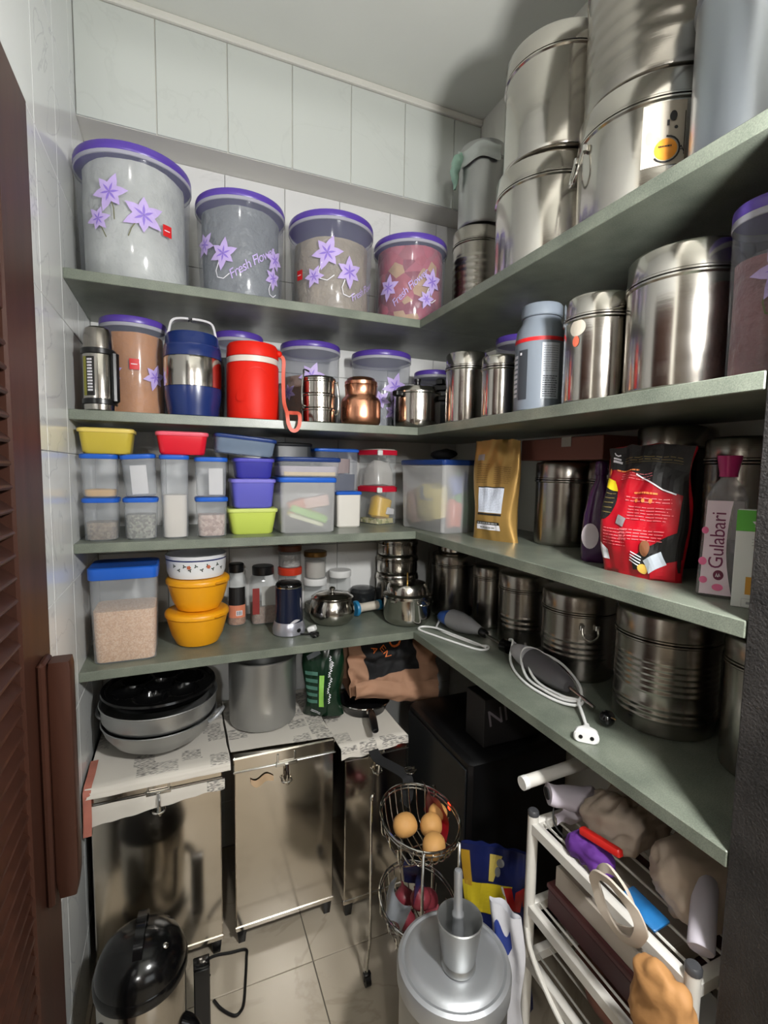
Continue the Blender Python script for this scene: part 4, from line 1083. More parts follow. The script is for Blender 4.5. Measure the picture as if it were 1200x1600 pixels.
t = jar('slim spice jar with an orange label beside the yellow bowls', (0.183, 1.800), S4, .034, .222, BLACK, .03, .72, speckle('masala', [(170, 120, 90), (190, 140, 108)], 160), .5, 'spice_jar', 'spice jars')
a = face_cam((0.183, 1.8))
obj('orange_label', wrap(rect2(-.03, .03, .034, .075, 8, 2), .034, a, .0006), mat('salmon_label', S(214, 130, 98), .5), t, flat=True)
obj('dark_label', wrap(rect2(-.03, .075, .034, .14, 8, 2), .034, a, .0006), BLACKPRINT, t, flat=True)
obj('bar_code', wrap(join(rect2(-.002, .038, .02, .056)), .034, a, .0010), WHITEPRINT, t, flat=True)
obj('bar_lines', wrap(join(*[rect2(.0 + .003 * k, .040, .0015 + .003 * k, .054, 1, 1) for k in range(6)]), .034, a, .0014), BLACKPRINT, t, flat=True)
t = jar('square spice jar with a black cap and ground spice', (0.277, 1.800), S4, .046, .208, BLACK, .03, .8, speckle('ground_spice', [(116, 84, 66), (130, 98, 78)], 190), .42, 'spice_jar', 'spice jars', sq=True)
obj('red_label', onface(rect2(-.044, .04, -.02, .135), .046), mat('maroon_label', S(130, 34, 30), .5), t, flat=True)
obj('paper_label', onface(rect2(-.012, .07, .040, .140), .046), mat('grey_label', S(160, 160, 156), .6), t, flat=True)

g_gl = 'glass jars at the back of the lowest shelf'
jar('glass jar with a red lid behind the navy grinder', (0.386, 1.848), S4, .044, .188, plastic('tomato_lid', (190, 54, 30), .35), .026, fill=LENTIL, level=.5, group=g_gl)
jar('brown-lidded glass jar stacked on the red-lidded jar', (0.386, 1.848), S4 + .1885, .043, .084, BROWNLID, .020, fill=crumple('clear_film_roll', (186, 182, 178), 1.5, 30), level=.95, group=g_gl)
jar('glass jar with a white lid under the gold-lidded jar', (0.487, 1.850), S4, .044, .138, WHITEP, .024, fill=PULSE, level=.4, group=g_gl)
jar('gold-lidded glass jar stacked on a white-lidded jar', (0.487, 1.850), S4 + .1385, .042, .105, mat('dark_gold_lid', S(120, 88, 44), .3, .7), .018, fill=mat('grey_powder', S(178, 172, 164), .9), level=.9, group=g_gl, lid_r=.045)
jar('white-lidded glass jar behind the round steel pot', (0.588, 1.850), S4, .043, .162, WHITEP, .024, fill=LENTIL, level=.6, group=g_gl)

t = thing('coffee_grinder', 'navy electric grinder with a silver base and black top', 'grinder', (0.339, 1.640, S4))
obj('base', G().lathe([(.046, 0), (.055, .003), (.056, .018), (.051, .038), (.048, .044)], 44), mat('silver_plastic', S(170, 170, 180), .28, .6, var=.03), t)
obj('body', G().lathe([(.0475, .040), (.047, .06), (.045, .10), (.045, .158), (.0455, .160)], 44), plastic('dark_navy_plastic', (22, 28, 48), .22), t)
obj('chrome_ring', G().lathe([(.0452, .1605), (.0465, .162), (.0465, .165), (.045, .1665)], 44), CHROME, t)
obj('top_cap', G().lathe([(.0448, .167), (.044, .172), (.038, .178), (0, .180)], 44), BLACKGLOSS, t)
a = face_cam((.339, 1.64))
obj('front_badge', wrap(G().grid(lambda u, v: (-.002 + .044 * u, .040 + .010 * sin(pi * u) * v + .012 * u, 0), 10, 3), .0478, a, .0012), LIGHTGREY, t, flat=True)
obj('switch', wrap(disc2(.035, .020, .008, .007), .056, a, .0012), BLACK, t, flat=True)
o = obj('two_pin_plug', G().rbox([(0, .012, .009, .006), (.018, .014, .010, .006), (.026, .010, .008, .005)], k=4).tf(Matrix.Rotation(radians(70), 4, 'X')), WHITEP, None, loc=(0.402, 1.612, S4 + .0112), rot=(0, 0, 1.0))
tag(o, 'white plug lying beside the grinder base', 'plug')
t = thing('black_plug', 'small black plug with two metal pins at the shelf edge before the grinder', 'plug', (0.408, 1.560, S4 + .011), 0.3)
obj('body', G().rbox([(-.009, .012, .008, .005), (.009, .013, .009, .005)], k=4).tf(Matrix.Rotation(radians(90), 4, 'X')), BLACK, t)
for sx in (-.006, .006):
    obj('pin', G().tube([(sx, -.008, 0), (sx, -.022, 0)], .0025, 8), CHROME, t)
obj('cable', G().tube(spl([(0, .008, 0), (-.02, .03, -.004), (-.035, .07, -.007), (-.03, .085, -.006)], 4), .003, 6), BLACK, t)

t = thing('round_lidded_pot', 'round-bellied steel pot with a knobbed lid before the glass jars', 'pot', (0.513, 1.705, S4))
obj('body', G().lathe([(.052, 0), (.066, .004), (.080, .020), (.085, .042), (.080, .068), (.072, .084), (.070, .088), (.078, .094), (.0765, .095)], 48), STEEL, t)
ld = obj('lid', G().lathe([(.070, .0955), (.071, .098), (.060, .106), (.03, .112), (0, .114)], 48), STEEL, t)
obj('knob', G().lathe([(.005, .113), (.005, .118), (.011, .122), (.011, .128), (.007, .132), (0, .133)], 20), CHROME, ld)

t = thing('hand_tool', 'cream hand tool with blue end caps lying between two steel pots', 'kitchen tool', (0.669, 1.746, S4 + .031), radians(12))
obj('barrel', G().tube([(-.046, 0, 0), (-.03, 0, 0), (0, 0, 0), (.046, 0, 0)], lambda q: .024 if q < .2 else .017, 20), plastic('cream_plastic', (206, 198, 184), .4), t)
TEAL = plastic('teal_blue_plastic', (40, 120, 164), .35)
obj('end_cap', G().tube([(-.06, 0, 0), (-.056, 0, 0), (-.048, 0, 0), (-.0465, 0, 0)], lambda q: .030 if .1 < q < .9 else .027, 24), TEAL, t)
obj('end_cap', G().tube([(.0465, 0, 0), (.06, 0, 0)], .020, 24), TEAL, t)

t = thing('glass_bowl', 'smoked glass bowl behind the cream hand tool', 'bowl', (0.687, 1.853, S4))
obj('body', G().lathe([(.030, 0), (.04, .003), (.049, .03), (.052, .066), (.050, .067), (.047, .032), (.03, .007), (0, .006)], 36), SMOKE, t)
obj('lid', G().lathe([(.053, .0672), (.053, .073), (.045, .082), (0, .088)], 36), SMOKE, t)

t = thing('domed_pot', 'steel pot with a domed lid and brass stem before the tin stack', 'pot', (0.777, 1.616, S4))
obj('body', G().lathe([(.066, 0), (.078, .004), (.086, .016), (.088, .03), (.088, .092), (.091, .096), (.091, .101)], 48), STEEL, t)
ld = obj('lid', G().lathe([(.089, .1015), (.090, .107), (.082, .110), (.077, .114), (.074, .138), (.066, .148), (.04, .152), (0, .153)], 48), STEEL, t)
obj('stem', G().tube([(0, 0, .150), (0, 0, .185)], .003, 10), BRASS, ld)
obj('side_lug', G().box((-.104, -.010, .090), (-.087, .010, .104), .003).tf(Matrix.Rotation(radians(35), 4, 'Z')), CHROME, t)
obj('side_handle', G().tube(spl([(.085, -.02, .085), (.098, -.02, .085), (.103, 0, .083), (.098, .02, .085), (.085, .02, .085)], 4), .0035, 8).tf(Matrix.Rotation(radians(-75), 4, 'Z')), CHROME, t)

# ------------------------------------------------------------------ two hand blenders with white cords
def blender_body(t, pts_r, m, A, B):
    A, B = Vector(A), Vector(B)
    P = [A + (B - A) * q for q, _ in pts_r]
    g = G()
    n = 24; T = (B - A).normalized(); u = Vector((0, 0, 1)); u = (u - T * u.dot(T)).normalized(); bb = T.cross(u)
    g.rings([[tuple(p + (bb * cos(2 * pi * i / n) + u * sin(2 * pi * i / n)) * r) for i in range(n)] for p, (_, r) in zip(P, pts_r)])
    return g
t = thing('hand_blender', 'pale grey hand blender with a blue cap and white cord, near the inner corner', 'blender', (0.895, 1.44, S4), 0, 'hand blenders')
L0 = (0.895, 1.44)
rel = lambda x, y, z: (x - L0[0], y - L0[1], z)
obj('body', blender_body(t, [(0, .026), (.04, .034), (.3, .036), (.6, .030), (.9, .018), (1, .014)], None, rel(.888, 1.485, .0376), rel(.915, 1.335, .035)), GREYP, t)
obj('blue_cap', blender_body(t, [(0, .016), (.15, .021), (.9, .029), (1, .0275)], None, rel(.882, 1.545, .028), rel(.8878, 1.486, .036)), plastic('cap_blue', (58, 96, 176), .35), t)
obj('collar', blender_body(t, [(0, .0142), (.3, .0155), (1, .012)], None, rel(.9155, 1.333, .0345), rel(.919, 1.31, .029)), BLACK, t)
obj('shaft', blender_body(t, [(0, .005), (1, .005)], None, rel(.919, 1.31, .029), rel(.928, 1.245, .021)), STEEL, t)
obj('blade_guard', blender_body(t, [(0, .008), (.3, .020), (1, .020)], None, rel(.9285, 1.244, .021), rel(.933, 1.205, .021)), BLACKGLOSS, t)
cord = spl([rel(.879, 1.548, .022), rel(.868, 1.535, .010), rel(.850, 1.515, .006), rel(.838, 1.49, .004), rel(.842, 1.43, .004), rel(.86, 1.36, .004), rel(.88, 1.30, .004), rel(.903, 1.275, .005), rel(.885, 1.255, .004), rel(.858, 1.265, .004), rel(.828, 1.33, .004), rel(.792, 1.43, .004), rel(.772, 1.49, .004), rel(.776, 1.515, .004), rel(.80, 1.525, .004), rel(.828, 1.48, .009), rel(.85, 1.40, .009), rel(.872, 1.32, .009), rel(.885, 1.26, .009)], 6)
obj('cord', G().tube(cord, .0036, 8), WHITEP, t)

L0 = (0.905, 1.03)
t = thing('hand_blender', 'dark grey and pale grey hand blender wrapped in its white cord', 'blender', (L0[0], L0[1], S4), 0, 'hand blenders')
obj('pale_half', blender_body(t, [(0, .012), (.12, .020), (.5, .028), (1, .033)], None, rel(.920, 1.165, .033), rel(.9055, 1.065, .0365)), LIGHTGREY, t)
obj('dark_half', blender_body(t, [(0, .0332), (.3, .035), (.7, .029), (.95, .020), (1, .015)], None, rel(.9054, 1.064, .0372), rel(.887, .905, .032)), plastic('mid_grey_plastic', (92, 90, 93), .4), t)
obj('shaft', blender_body(t, [(0, .0045), (1, .0045)], None, rel(.887, .904, .031), rel(.884, .82, .018)), STEEL, t)
cord = spl([rel(.928, 1.17, .03), rel(.932, 1.180, .03), rel(.945, 1.190, .02), rel(.955, 1.20, .03), rel(.925, 1.195, .05), rel(.918, 1.17, .055), rel(.895, 1.15, .02), rel(.868, 1.10, .005), rel(.842, 1.02, .004), rel(.838, .95, .004), rel(.848, .885, .006), rel(.872, .852, .012), rel(.900, .875, .02), rel(.928, .94, .03), rel(.932, 1.02, .052), rel(.918, 1.07, .066), rel(.895, 1.09, .062), rel(.872, 1.07, .035), rel(.855, 1.02, .01), rel(.850, .95, .009), rel(.858, .89, .01), rel(.878, .86, .02), rel(.905, .89, .04), rel(.925, .97, .058), rel(.915, 1.03, .066), rel(.89, 1.05, .06), rel(.868, 1.03, .03), rel(.86, .98, .012), rel(.862, .90, .014), rel(.872, .86, .02), rel(.862, .845, .018), rel(.84, .81, .012), rel(.815, .775, .009)], 5)
obj('cord', G().tube(cord, .0036, 8), WHITEP, t)
pl = obj('plug', G().rbox([(0, .006, .006, .005), (.016, .008, .008, .006), (.034, .023, .0125, .010), (.052, .025, .0125, .010), (.055, .022, .011, .009)], k=5).tf(Matrix.Translation(rel(.812, .772, .0128)) @ Matrix.Rotation(atan2(-.045, .040) - radians(90) + radians(93), 4, 'Z') @ Matrix.Rotation(radians(90), 4, 'X') @ Matrix.Rotation(0, 4, 'Z')), WHITEP, t)
for q in (-.011, .011):
    obj('pin_socket', G().tube([(q, -.0448, .0008), (q, -.0560, .0008)], .0042, 10).tf(Matrix.Translation(rel(.812, .772, .0128)) @ Matrix.Rotation(atan2(-.045, .040) + radians(3), 4, 'Z')), BLACK, pl)
t = thing('black_plug', 'round black plug with a bright pin against the widest ribbed canister', 'plug', (0.872, 0.772, S4 + .018), 0.5)
obj('body', G().sphere((0, 0, 0), (.020, .017, .017), 18, 12), BLACKGLOSS, t)
obj('pin', G().tube([(-.012, -.012, .010), (-.02, -.024, .012)], .0025, 8), CHROME, t)

# ------------------------------------------------------------------ below the shelves: three sheet-steel chests
def chest(label, x0, x1, y0, y1, ztop, legh=.05):
    t = thing('steel_chest', label, 'chest', ((x0 + x1) / 2, (y0 + y1) / 2, 0), 0, 'sheet steel grain chests')
    hx, hy = (x1 - x0) / 2, (y1 - y0) / 2
    obj('body', G().box((-hx + .004, -hy + .004, legh), (hx - .004, hy - .004, ztop - .046), .003), STEELSHEET, t, flat=True)
    obj('lid', G().box((-hx, -hy, ztop - .0455), (hx, hy, ztop), .004), STEELSHEET, t, flat=True)
    obj('lid_bead', G().tube([(-hx, -hy - .001, ztop - .044), (hx, -hy - .001, ztop - .044)], .0035, 8), CHROME, t)
    obj('bottom_rim', G().box((-hx + .001, -hy + .001, legh - .002), (hx - .001, -hy + .008, legh + .014), .002), STEELSHEET, t, flat=True)
    for sx in (-1, 1):
        for sy in (-1, 1):
            obj('leg', G().rbox([(0, .011, .011, .003), (legh, .016, .016, .004)], (sx * (hx - .022), sy * (hy - .022), 0), 3), BLACK, t)
    hs = obj('hasp', G().box((-.034, -hy - .008, ztop - .052), (.034, -hy - .001, ztop - .040), .002).box((-.030, -hy - .004, ztop - .042), (-.024, -hy, ztop - .012), .001).box((.024, -hy - .004, ztop - .042), (.030, -hy, ztop - .012), .001), CHROME, t)
    obj('hook', G().tube(spl([(0, -hy - .010, ztop - .045), (.001, -hy - .016, ztop - .075), (0, -hy - .012, ztop - .105), (.003, -hy - .007, ztop - .112)], 5), .0055, 8), CHROME, hs)
    obj('staple', G().tube(spl([(-.014, -hy + .003, ztop - .098), (-.014, -hy - .012, ztop - .100), (0, -hy - .017, ztop - .102), (.014, -hy - .012, ztop - .100), (.014, -hy + .003, ztop - .098)], 4), .003, 8), CHROME, t)
    return t
ZC = .620
chest('steel grain chest by the tiled wall, under the kadai', -.245, .102, 1.464, 1.87, ZC)
c2_ = chest('steel grain chest in the middle, under the aluminium pot', .134, .456, 1.470, 1.87, ZC)
chest('steel grain chest behind the potato basket, under the frying pan', .477, .705, 1.436, 1.85, ZC - .02)
o = obj('torn_wrapper', G().grid(lambda u, v: (-.035 + .07 * u, -.2005 - .003 * sin(9 * u) * v, .545 - .03 * v * (1 - abs(u - .5)) - .008 * sin(7 * u)), 8, 4), mat('tan_paper', S(186, 158, 126), .7, bump=.4), c2_, loc=(-.075, 0, 0), flat=True)

def sheet(label, prof, x0, x1, seed, amp=.005, name='newspaper', m=NEWS, skew=0.0, taper=0.0):
    """newspaper: a profile in (y, z) run along x, crumpled a little"""
    P = []
    for i in range(len(prof) - 1):
        for q in range(5):
            P.append((prof[i][0] + (prof[i + 1][0] - prof[i][0]) * q / 5, prof[i][1] + (prof[i + 1][1] - prof[i][1]) * q / 5))
    P.append(prof[-1])
    nv = len(P) - 1
    o_ = Vector((seed * 7.7, seed, 0))
    def fn(u, v):
        y, z = P[int(round(v * nv))]
        x = x0 + (x1 - x0) * u
        w_ = noise.noise(Vector((x * 12, y * 12, z * 12)) + o_)
        e = max(0.0, (v - .55) / .45)
        return (x + amp * w_ * .6, y - amp * abs(w_) * (1 if z < ZC - .01 else .2) + skew * (u - .5) * (1 if z > ZC - .01 else 0) , z + amp * (.5 + .5 * w_) * (1 if z >= ZC - .006 else 0) + (e * (taper * (u - .5) + amp * 2.2 * noise.noise(Vector((x * 22, 3, 0)) + o_)) if z < ZC - .022 else 0))
    g = G().grid(fn, 30, nv)
    n = len(g.v)
    g2 = G().add([(p[0], p[1] + .0003, p[2] + .0008) for p in g.v], [tuple(reversed(f)) for f in g.f])
    g.add(g2.v, g2.f)
    o = obj(name, g, m, None, angle=80)
    tag(o, label, 'newspaper', 'newspapers on the chests')
    return o
sheet('crumpled newspaper spread under the kadai', [(1.84, ZC + .001), (1.60, ZC + .001), (1.462, ZC + .002), (1.452, ZC - .004), (1.450, ZC - .018)], -.252, .124, 1, taper=.01)
sheet('newspaper strip tucked below the lid of the chest by the wall', [(1.4585, ZC - .046), (1.4565, ZC - .060), (1.4555, ZC - .088)], -.248, .108, 2, .003, taper=.028)
sheet('newspaper lying under the aluminium pot', [(1.84, ZC + .0015), (1.62, ZC + .0015), (1.49, ZC + .0015)], .130, .452, 3, skew=-.03)
sheet('newspaper under the frying pan, hanging over the chest front', [(1.83, ZC - .019), (1.60, ZC - .019), (1.430, ZC - .017), (1.4255, ZC - .028), (1.424, ZC - .045)], .462, .700, 4, .004, taper=.012)
PRT = mat('coloured_newsprint', S(176, 108, 92), .7, var=.5, nscale=16)
o = sheet('reddish printed newspaper page hanging beside the tiled wall', [(1.60, ZC + .006), (1.475, ZC + .006), (1.452, ZC - .002), (1.448, ZC - .06), (1.446, ZC - .12)], -.256, -.236, 5, .004, m=PRT)

# aluminium kadai with the black dumpling pan
t = thing('kadai', 'wide aluminium kadai with looped side handles on the wall chest', 'pan', (-0.068, 1.648, ZC + .008))
obj('body', G().lathe([(.05, 0), (.09, .006), (.135, .034), (.158, .066), (.166, .090), (.169, .094), (.166, .096), (.162, .090), (.13, .036), (.05, .008), (0, .006)], 56), ALU_DULL, t)
for a in (radians(-22), radians(158)):
    obj('loop_handle', G().tube(spl([(.163, -.030, .080), (.185, -.028, .096), (.196, 0, .108), (.185, .028, .096), (.163, .030, .080)], 5), .0055, 8).tf(Matrix.Rotation(a, 4, 'Z')), ALU, t)
t = thing('aluminium_dish', 'straight-sided aluminium dish stacked in the kadai', 'dish', (-0.068, 1.648, ZC + .088))
obj('body', G().lathe([(.150, .016), (.158, .018), (.165, .03), (.168, .070), (.172, .074), (.170, .076), (.164, .07), (.160, .03), (0, .026)], 56), ALU_DULL, t)
t = thing('dumpling_pan', 'black round dumpling pan with seven hollows on the kadai stack', 'pan', (-0.068, 1.648, ZC + .160))
g = G()
cav = [(0, 0)] + [(.092 * cos(2 * pi * k / 6 + .3), .092 * sin(2 * pi * k / 6 + .3)) for k in range(6)]
n = 72
rs = []
for j in range(41):
    r = .158 * j / 40 + 1e-4
    ring = []
    for i in range(n):
        x, y = r * cos(2 * pi * i / n), r * sin(2 * pi * i / n)
        dz = 0
        for cx, cy in cav:
            d = sqrt((x - cx) ** 2 + (y - cy) ** 2)
            if d < .042: dz = min(dz, -.030 * sqrt(max(0, 1 - (d / .042) ** 2)) )
        ring.append((x, y, .034 + dz + (.006 if j > 38 else 0)))
    rs.append(ring)
rs.append([(.164 * cos(2 * pi * i / n), .164 * sin(2 * pi * i / n), .040) for i in range(n)])
rs.append([(.166 * cos(2 * pi * i / n), .166 * sin(2 * pi * i / n), .034) for i in range(n)])
rs.append([(.150 * cos(2 * pi * i / n), .150 * sin(2 * pi * i / n), .012) for i in range(n)])
rs.append([(.11 * cos(2 * pi * i / n), .11 * sin(2 * pi * i / n), .005) for i in range(n)])
obj('body', G().rings(rs, True, False, True), BLACKGLOSS, t, angle=50)

t = thing('aluminium_pot', 'tall straight aluminium pot on the middle chest', 'pot', (0.256, 1.682, ZC + .008))
obj('body', G().lathe([(.104, 0), (.110, .004), (.113, .014), (.114, .22), (.118, .226), (.118, .232), (.115, .234), (.111, .226), (.109, .02), (0, .012)], 52), ALU_DULL, t)

t, st = pouch('foil_bag', 'dark green foil bag with a lime strip between pot and cloth bag', 'bag', (0.462, 1.640), ZC + .006, radians(-26), .145, .262, .095, mat('dark_green_foil', S(14, 42, 26), .25, var=.2, bump=.4, bscale=22), 9, amp=.007, pinch=.4)
st('lime_strip', rect2(-.006, .045, .012, .155, 3, 8), mat('lime_print', S(140, 196, 84), .4), .0016)
st('pale_bands', join(*[rect2(-.058, .058 + .024 * k, -.012, .070 + .024 * k, 5, 2) for k in range(5)]), mat('teal_print', S(70, 112, 98), .4), .0014)
st('white_script', join(*[stroke2([(.030 + .004 * sin(k * 2.1) + .006 * (q % 2), .06 + .018 * k + .004 * q) for q in range(5)], .0035) for k in range(9)]), WHITEPRINT, .0018)
st('silver_seal', rot2(rect2(-.024, -.008, .024, .008, 5, 3), .55, -.03, .222), mat('silver_print', S(120, 126, 134), .3), .0018)
st('bottom_print', rot2(join(small_print(-.02, -.006, .02, .006, 2, 4, .9, .5)), -.5, -.02, .022), WHITEPRINT, .0018)

# frying pan and cloth bag on the third chest
t = thing('frying_pan', 'black frying pan with its handle pointing out over the newspaper', 'pan', (0.628, 1.660, ZC - .0165))
obj('body', G().lathe([(.070, 0), (.078, .003), (.092, .036), (.095, .038), (.094, .041), (.091, .038), (.075, .007), (0, .006)], 44), BLACK, t)
obj('steel_rim', G().lathe([(.0945, .0385), (.0962, .040), (.0945, .0425), (.0925, .041)], 44, cap0=False, cap1=False), CHROME, t)
hd = obj('handle', G().sweep(spl([(-.014, -.092, .034), (-.02, -.12, .046), (-.033, -.17, .052), (-.05, -.235, .046), (-.052, -.245, .045)], 4), lambda q: [((.009 + .004 * sin(pi * q)) * cos(2 * pi * i / 10), (.006 + .003 * sin(pi * q)) * sin(2 * pi * i / 10)) for i in range(10)]), BLACK, t)
obj('bracket', G().box((-.028, -.104, .028), (-.004, -.088, .044), .003), CHROME, t)

TAN = mat('tan_cloth', S(164, 124, 98), .8, var=.18, nscale=12, bump=.7, bscale=16)
t = thing('cloth_bag', 'crumpled tan cloth bag with a black panel and orange letters', 'bag', (0.748, 1.715, ZC + .0305), radians(-6))
def fold(u, v, k=0):
    x = -.175 + .35 * u
    sag = .02 * sin(pi * u)
    z = .012 + .20 * v ** .9 * (1 - .10 * sin(5 * u + k))
    y = -.095 + .05 * v - sag * (1 - v) + .018 * sin(13 * v + 3 * u + k) * (.5 + u * .5) + .030 * noise.noise(Vector((u * 6, v * 4, k))) + .012 * noise.noise(Vector((u * 16, v * 9, k)))
    return (x + .012 * noise.noise(Vector((u * 4, v * 6, 9 + k))), y, min(.212, z))
g = G().grid(lambda u, v: fold(u, v), 36, 24)
b = G().grid(lambda u, v: (lambda p: (p[0], .085 - .03 * v + .01 * sin(6 * u), p[2]))(fold(1 - u, v, 1)), 36, 24)
g.add(b.v, b.f)
top = G().grid(lambda u, v: (lambda p, q: tuple(p[i] + (q[i] - p[i]) * v for i in range(3)))(fold(u, 1), (fold(u, 1)[0], .06, .20)), 20, 4); g.add(top.v, top.f)
bot_ = G().grid(lambda u, v: (lambda p: (p[0], p[1] + (.08 - p[1]) * (1 - v), .012))(fold(u, 0)), 20, 4); g.add(bot_.v, bot_.f)
obj('bag', g, TAN, t, angle=80)
obj('lower_fold', G().grid(lambda u, v: (-.165 + .32 * u, -.128 - .022 * sin(pi * v) + .008 * sin(9 * u) + .014 * noise.noise(Vector((u * 9, v * 4, 3))), .008 + .062 * v + .012 * sin(4 * u + 1) - .02 * u * (1 - v)), 24, 8), TAN, t, angle=80)
pn = lambda x, y, z, o_: (lambda p: (p[0], p[1] - o_, p[2]))(fold((x + .175) / .35, y))
obj('black_panel', G().grid(lambda u, v: pn(-.108 + .205 * u - .015 * v, .33 + .65 * v + .05 * sin(3 * u), 0, .004), 22, 16), BLACKCLOTH, t, angle=80)
OR = mat('orange_letters', S(222, 112, 44), .6)
for bt, sz, ang, px, py in (('EN', .034, radians(-75), -.040, .83), ('A', .034, radians(-75), -.076, .90), ('O', .062, radians(-20), .012, .93)):
    tg = rot2(text_geo(bt, sz), ang)
    obj('lettering', tg.map(lambda x, y, z: pn(px + x, py + y / .20, 0, .008)), OR, t, flat=True)

# large black appliance with a red light in the dark corner
t = thing('black_appliance', 'large dark appliance with a small red light in the corner under the shelf', 'appliance', (0.945, 1.343, 0))
obj('body', G().box((-.185, -.205, .03), (.185, .205, .66), .012), plastic('satin_black', (9, 9, 10), .4, spec=.3), t)
obj('side_panel', G().box((-.190, -.19, .06), (-.1852, .195, .63), .002), plastic('slate_black', (18, 21, 24), .4, spec=.4), t)
for sx in (-1, 1):
    for sy in (-1, 1):
        obj('foot', G().lathe([(.018, 0), (.018, .03)], 12, (sx * .15, sy * .17, 0)), BLACK, t)
led = plastic('red_led', (255, 60, 30), .4, emit=3.0)
obj('indicator_light', G().box((-.1925, -.112, .452), (-.1902, -.098, .474), .001), led, t)

# ------------------------------------------------------------------ wire basket trolley with potatoes
TX, TY = .590, 1.120
t = thing('basket_trolley', 'chrome wire basket trolley on casters holding potatoes', 'trolley', (TX, TY, 0))
def basket(z, sx, sy, h, tilt=.0):
    rim = [(sx * cos(2 * pi * i / 40), sy * sin(2 * pi * i / 40), z + tilt * sin(2 * pi * i / 40)) for i in range(40)]
    b = obj('basket', G().tube(rim, .0032, 8, True).tube([(x * .985, y * .985, q - .012) for x, y, q in rim], .0024, 8, True), CHROME, t)
    w_ = None
    for k in range(9):
        x = sx * (-.84 + 1.68 * k / 8)
        ye = sy * sqrt(1 - (x / sx) ** 2)
        o = obj('wire', G().tube(spl([(x, ye, z + tilt * .9), (x * .92, ye * .80, z - h * .72), (x * .86, ye * .45, z - h), (x * .86, -ye * .45, z - h), (x * .92, -ye * .80, z - h * .72), (x, -ye, z - tilt * .9)], 5), .0018, 6), CHROME, b)
    for q in (-.45, 0, .45):
        obj('wire', G().tube(spl([(-sx * .88, q * sy, z - h * .35), (-sx * .76, q * sy, z - h * .94), (0, q * sy, z - h - .003), (sx * .76, q * sy, z - h * .94), (sx * .88, q * sy, z - h * .35)], 5), .0018, 6), CHROME, b)
    return b
basket(.560, .104, .124, .085, .010)
basket(.315, .104, .124, .085, .010)
for sx, sy in ((-1, 1), (1, 1), (-1, -1), (1, -1)):
    x, y = (sx * .100, sy * .098) if sy > 0 else (sx * .052, sy * .122)
    if (sx, sy) == (-1, 1):
        pts = [(x * .9, y + .012, .572), (x - .004, y, .560), (x - .004, y, .40), (x - .002, y, .17), (x - .005, y - .002, .12), (x - .012, y - .004, .06), (x - .012, y - .004, .035)]
    else:
        pts = [(x * .95, y, .560), (x, y, .52), (x, y, .17), (x * 1.03, y * 1.02, .12), (x * 1.06, y * 1.04, .06), (x * 1.06, y * 1.04, .035)]
    lg = obj('leg', G().tube(spl(pts, 5), .0042, 8), CHROME, t)
    ex, ey = pts[-1][0], pts[-1][1]
    obj('caster', G().tube([(ex - .008, ey, .0175), (ex + .008, ey, .0175)], .0172, 16).box((ex - .011, ey - .008, .015), (ex + .011, ey + .008, .04), .003), BLACK, lg)
POT = mat('potato_skin', S(196, 146, 84), .65, var=.14, nscale=22, bump=.35, bscale=70)
for k, (x, y, z, rx, ry, rz_, lab) in enumerate(((.560, 1.150, .519, .036, .033, .031, 'round potato alone at the back of the wire basket'), (.628, 1.124, .518, .033, .031, .031, 'potato behind the front one in the wire basket'), (.600, 1.054, .518, .038, .031, .030, 'potato nearest the front rim of the wire basket'), (.664, 1.150, .527, .024, .027, .026, 'potato at the far side of the wire basket'))):
    o = obj('potato', G().sphere((0, 0, 0), (rx, ry, rz_), 24, 16).jitter(.003, 22, k + 1), POT, None, loc=(x, y, z), rot=(0, 0, .4 * k), angle=80)
    tag(o, lab, 'potato', 'potatoes in the wire basket')
ON = mat('red_onion_skin', S(132, 52, 62), .35, var=.25, nscale=30)
rnd = random.Random(5)
for k, (x, y, z) in enumerate(((.552, 1.122, .267), (.622, 1.088, .266), (.578, 1.184, .266), (.640, 1.152, .266), (.594, 1.112, .320), (.568, 1.062, .268))):
    o = obj('onion', G().lathe([(0, -.028), (.014, -.026), (.027, -.012), (.030, .0), (.026, .013), (.013, .024), (.005, .030), (.002, .040), (0, .041)], 20), ON, None, loc=(x, y, z), rot=(rnd.uniform(-.5, .5), rnd.uniform(-.5, .5), k), angle=80)
    tag(o, 'red onion in the lower trolley basket, ' + ('beside the trolley leg', 'close to the front rim', 'at the back of the heap', 'on the drum side', 'on top of the heap', 'nearest the front leg')[k], 'onion', 'onions in the lower wire basket')
g = G().grid(lambda u, v: (-.078 + .03 * v + .010 * sin(8 * u), -.05 + .12 * u, -.050 + .075 * v + .014 * sin(7 * u + 2 * v) - .02 * v * v), 14, 10).jitter(.006, 30, 8)
o = obj('plastic_bag', g, mat('milky_bag', S(140, 144, 150), .3, bump=.5, bscale=20), None, loc=(TX, TY, .325), angle=80)
tag(o, 'torn white plastic bag around the onions', 'plastic bag')
g = G().grid(lambda u, v: (.02 + .05 * sin(3 * u) * (1 - .4 * v), -.02 + .08 * u, -.012 + .07 * v + .01 * sin(6 * u)), 12, 8).jitter(.008, 30, 9)
o = obj('blue_wrapper', g, mat('dark_blue_film', S(40, 44, 84), .25, bump=.5), None, loc=(TX - .04, TY, .335), angle=80)
tag(o, 'dark blue film wrapper above the onions', 'wrapper')
g = G().grid(lambda u, v: (.074 + .016 * sin(3.1 * v) - .010 * v, -.03 + .13 * u, -.06 + .10 * v + .006 * sin(8 * u)), 12, 8).map(lambda x, y, z: (x - .010, y, z)).jitter(.005, 30, 4)
o = obj('red_packet', g, mat('crimson_film', S(150, 24, 36), .3), None, loc=(TX, TY, .545), angle=80)
tag(o, 'crimson plastic packet against the far side of the potato basket', 'packet')
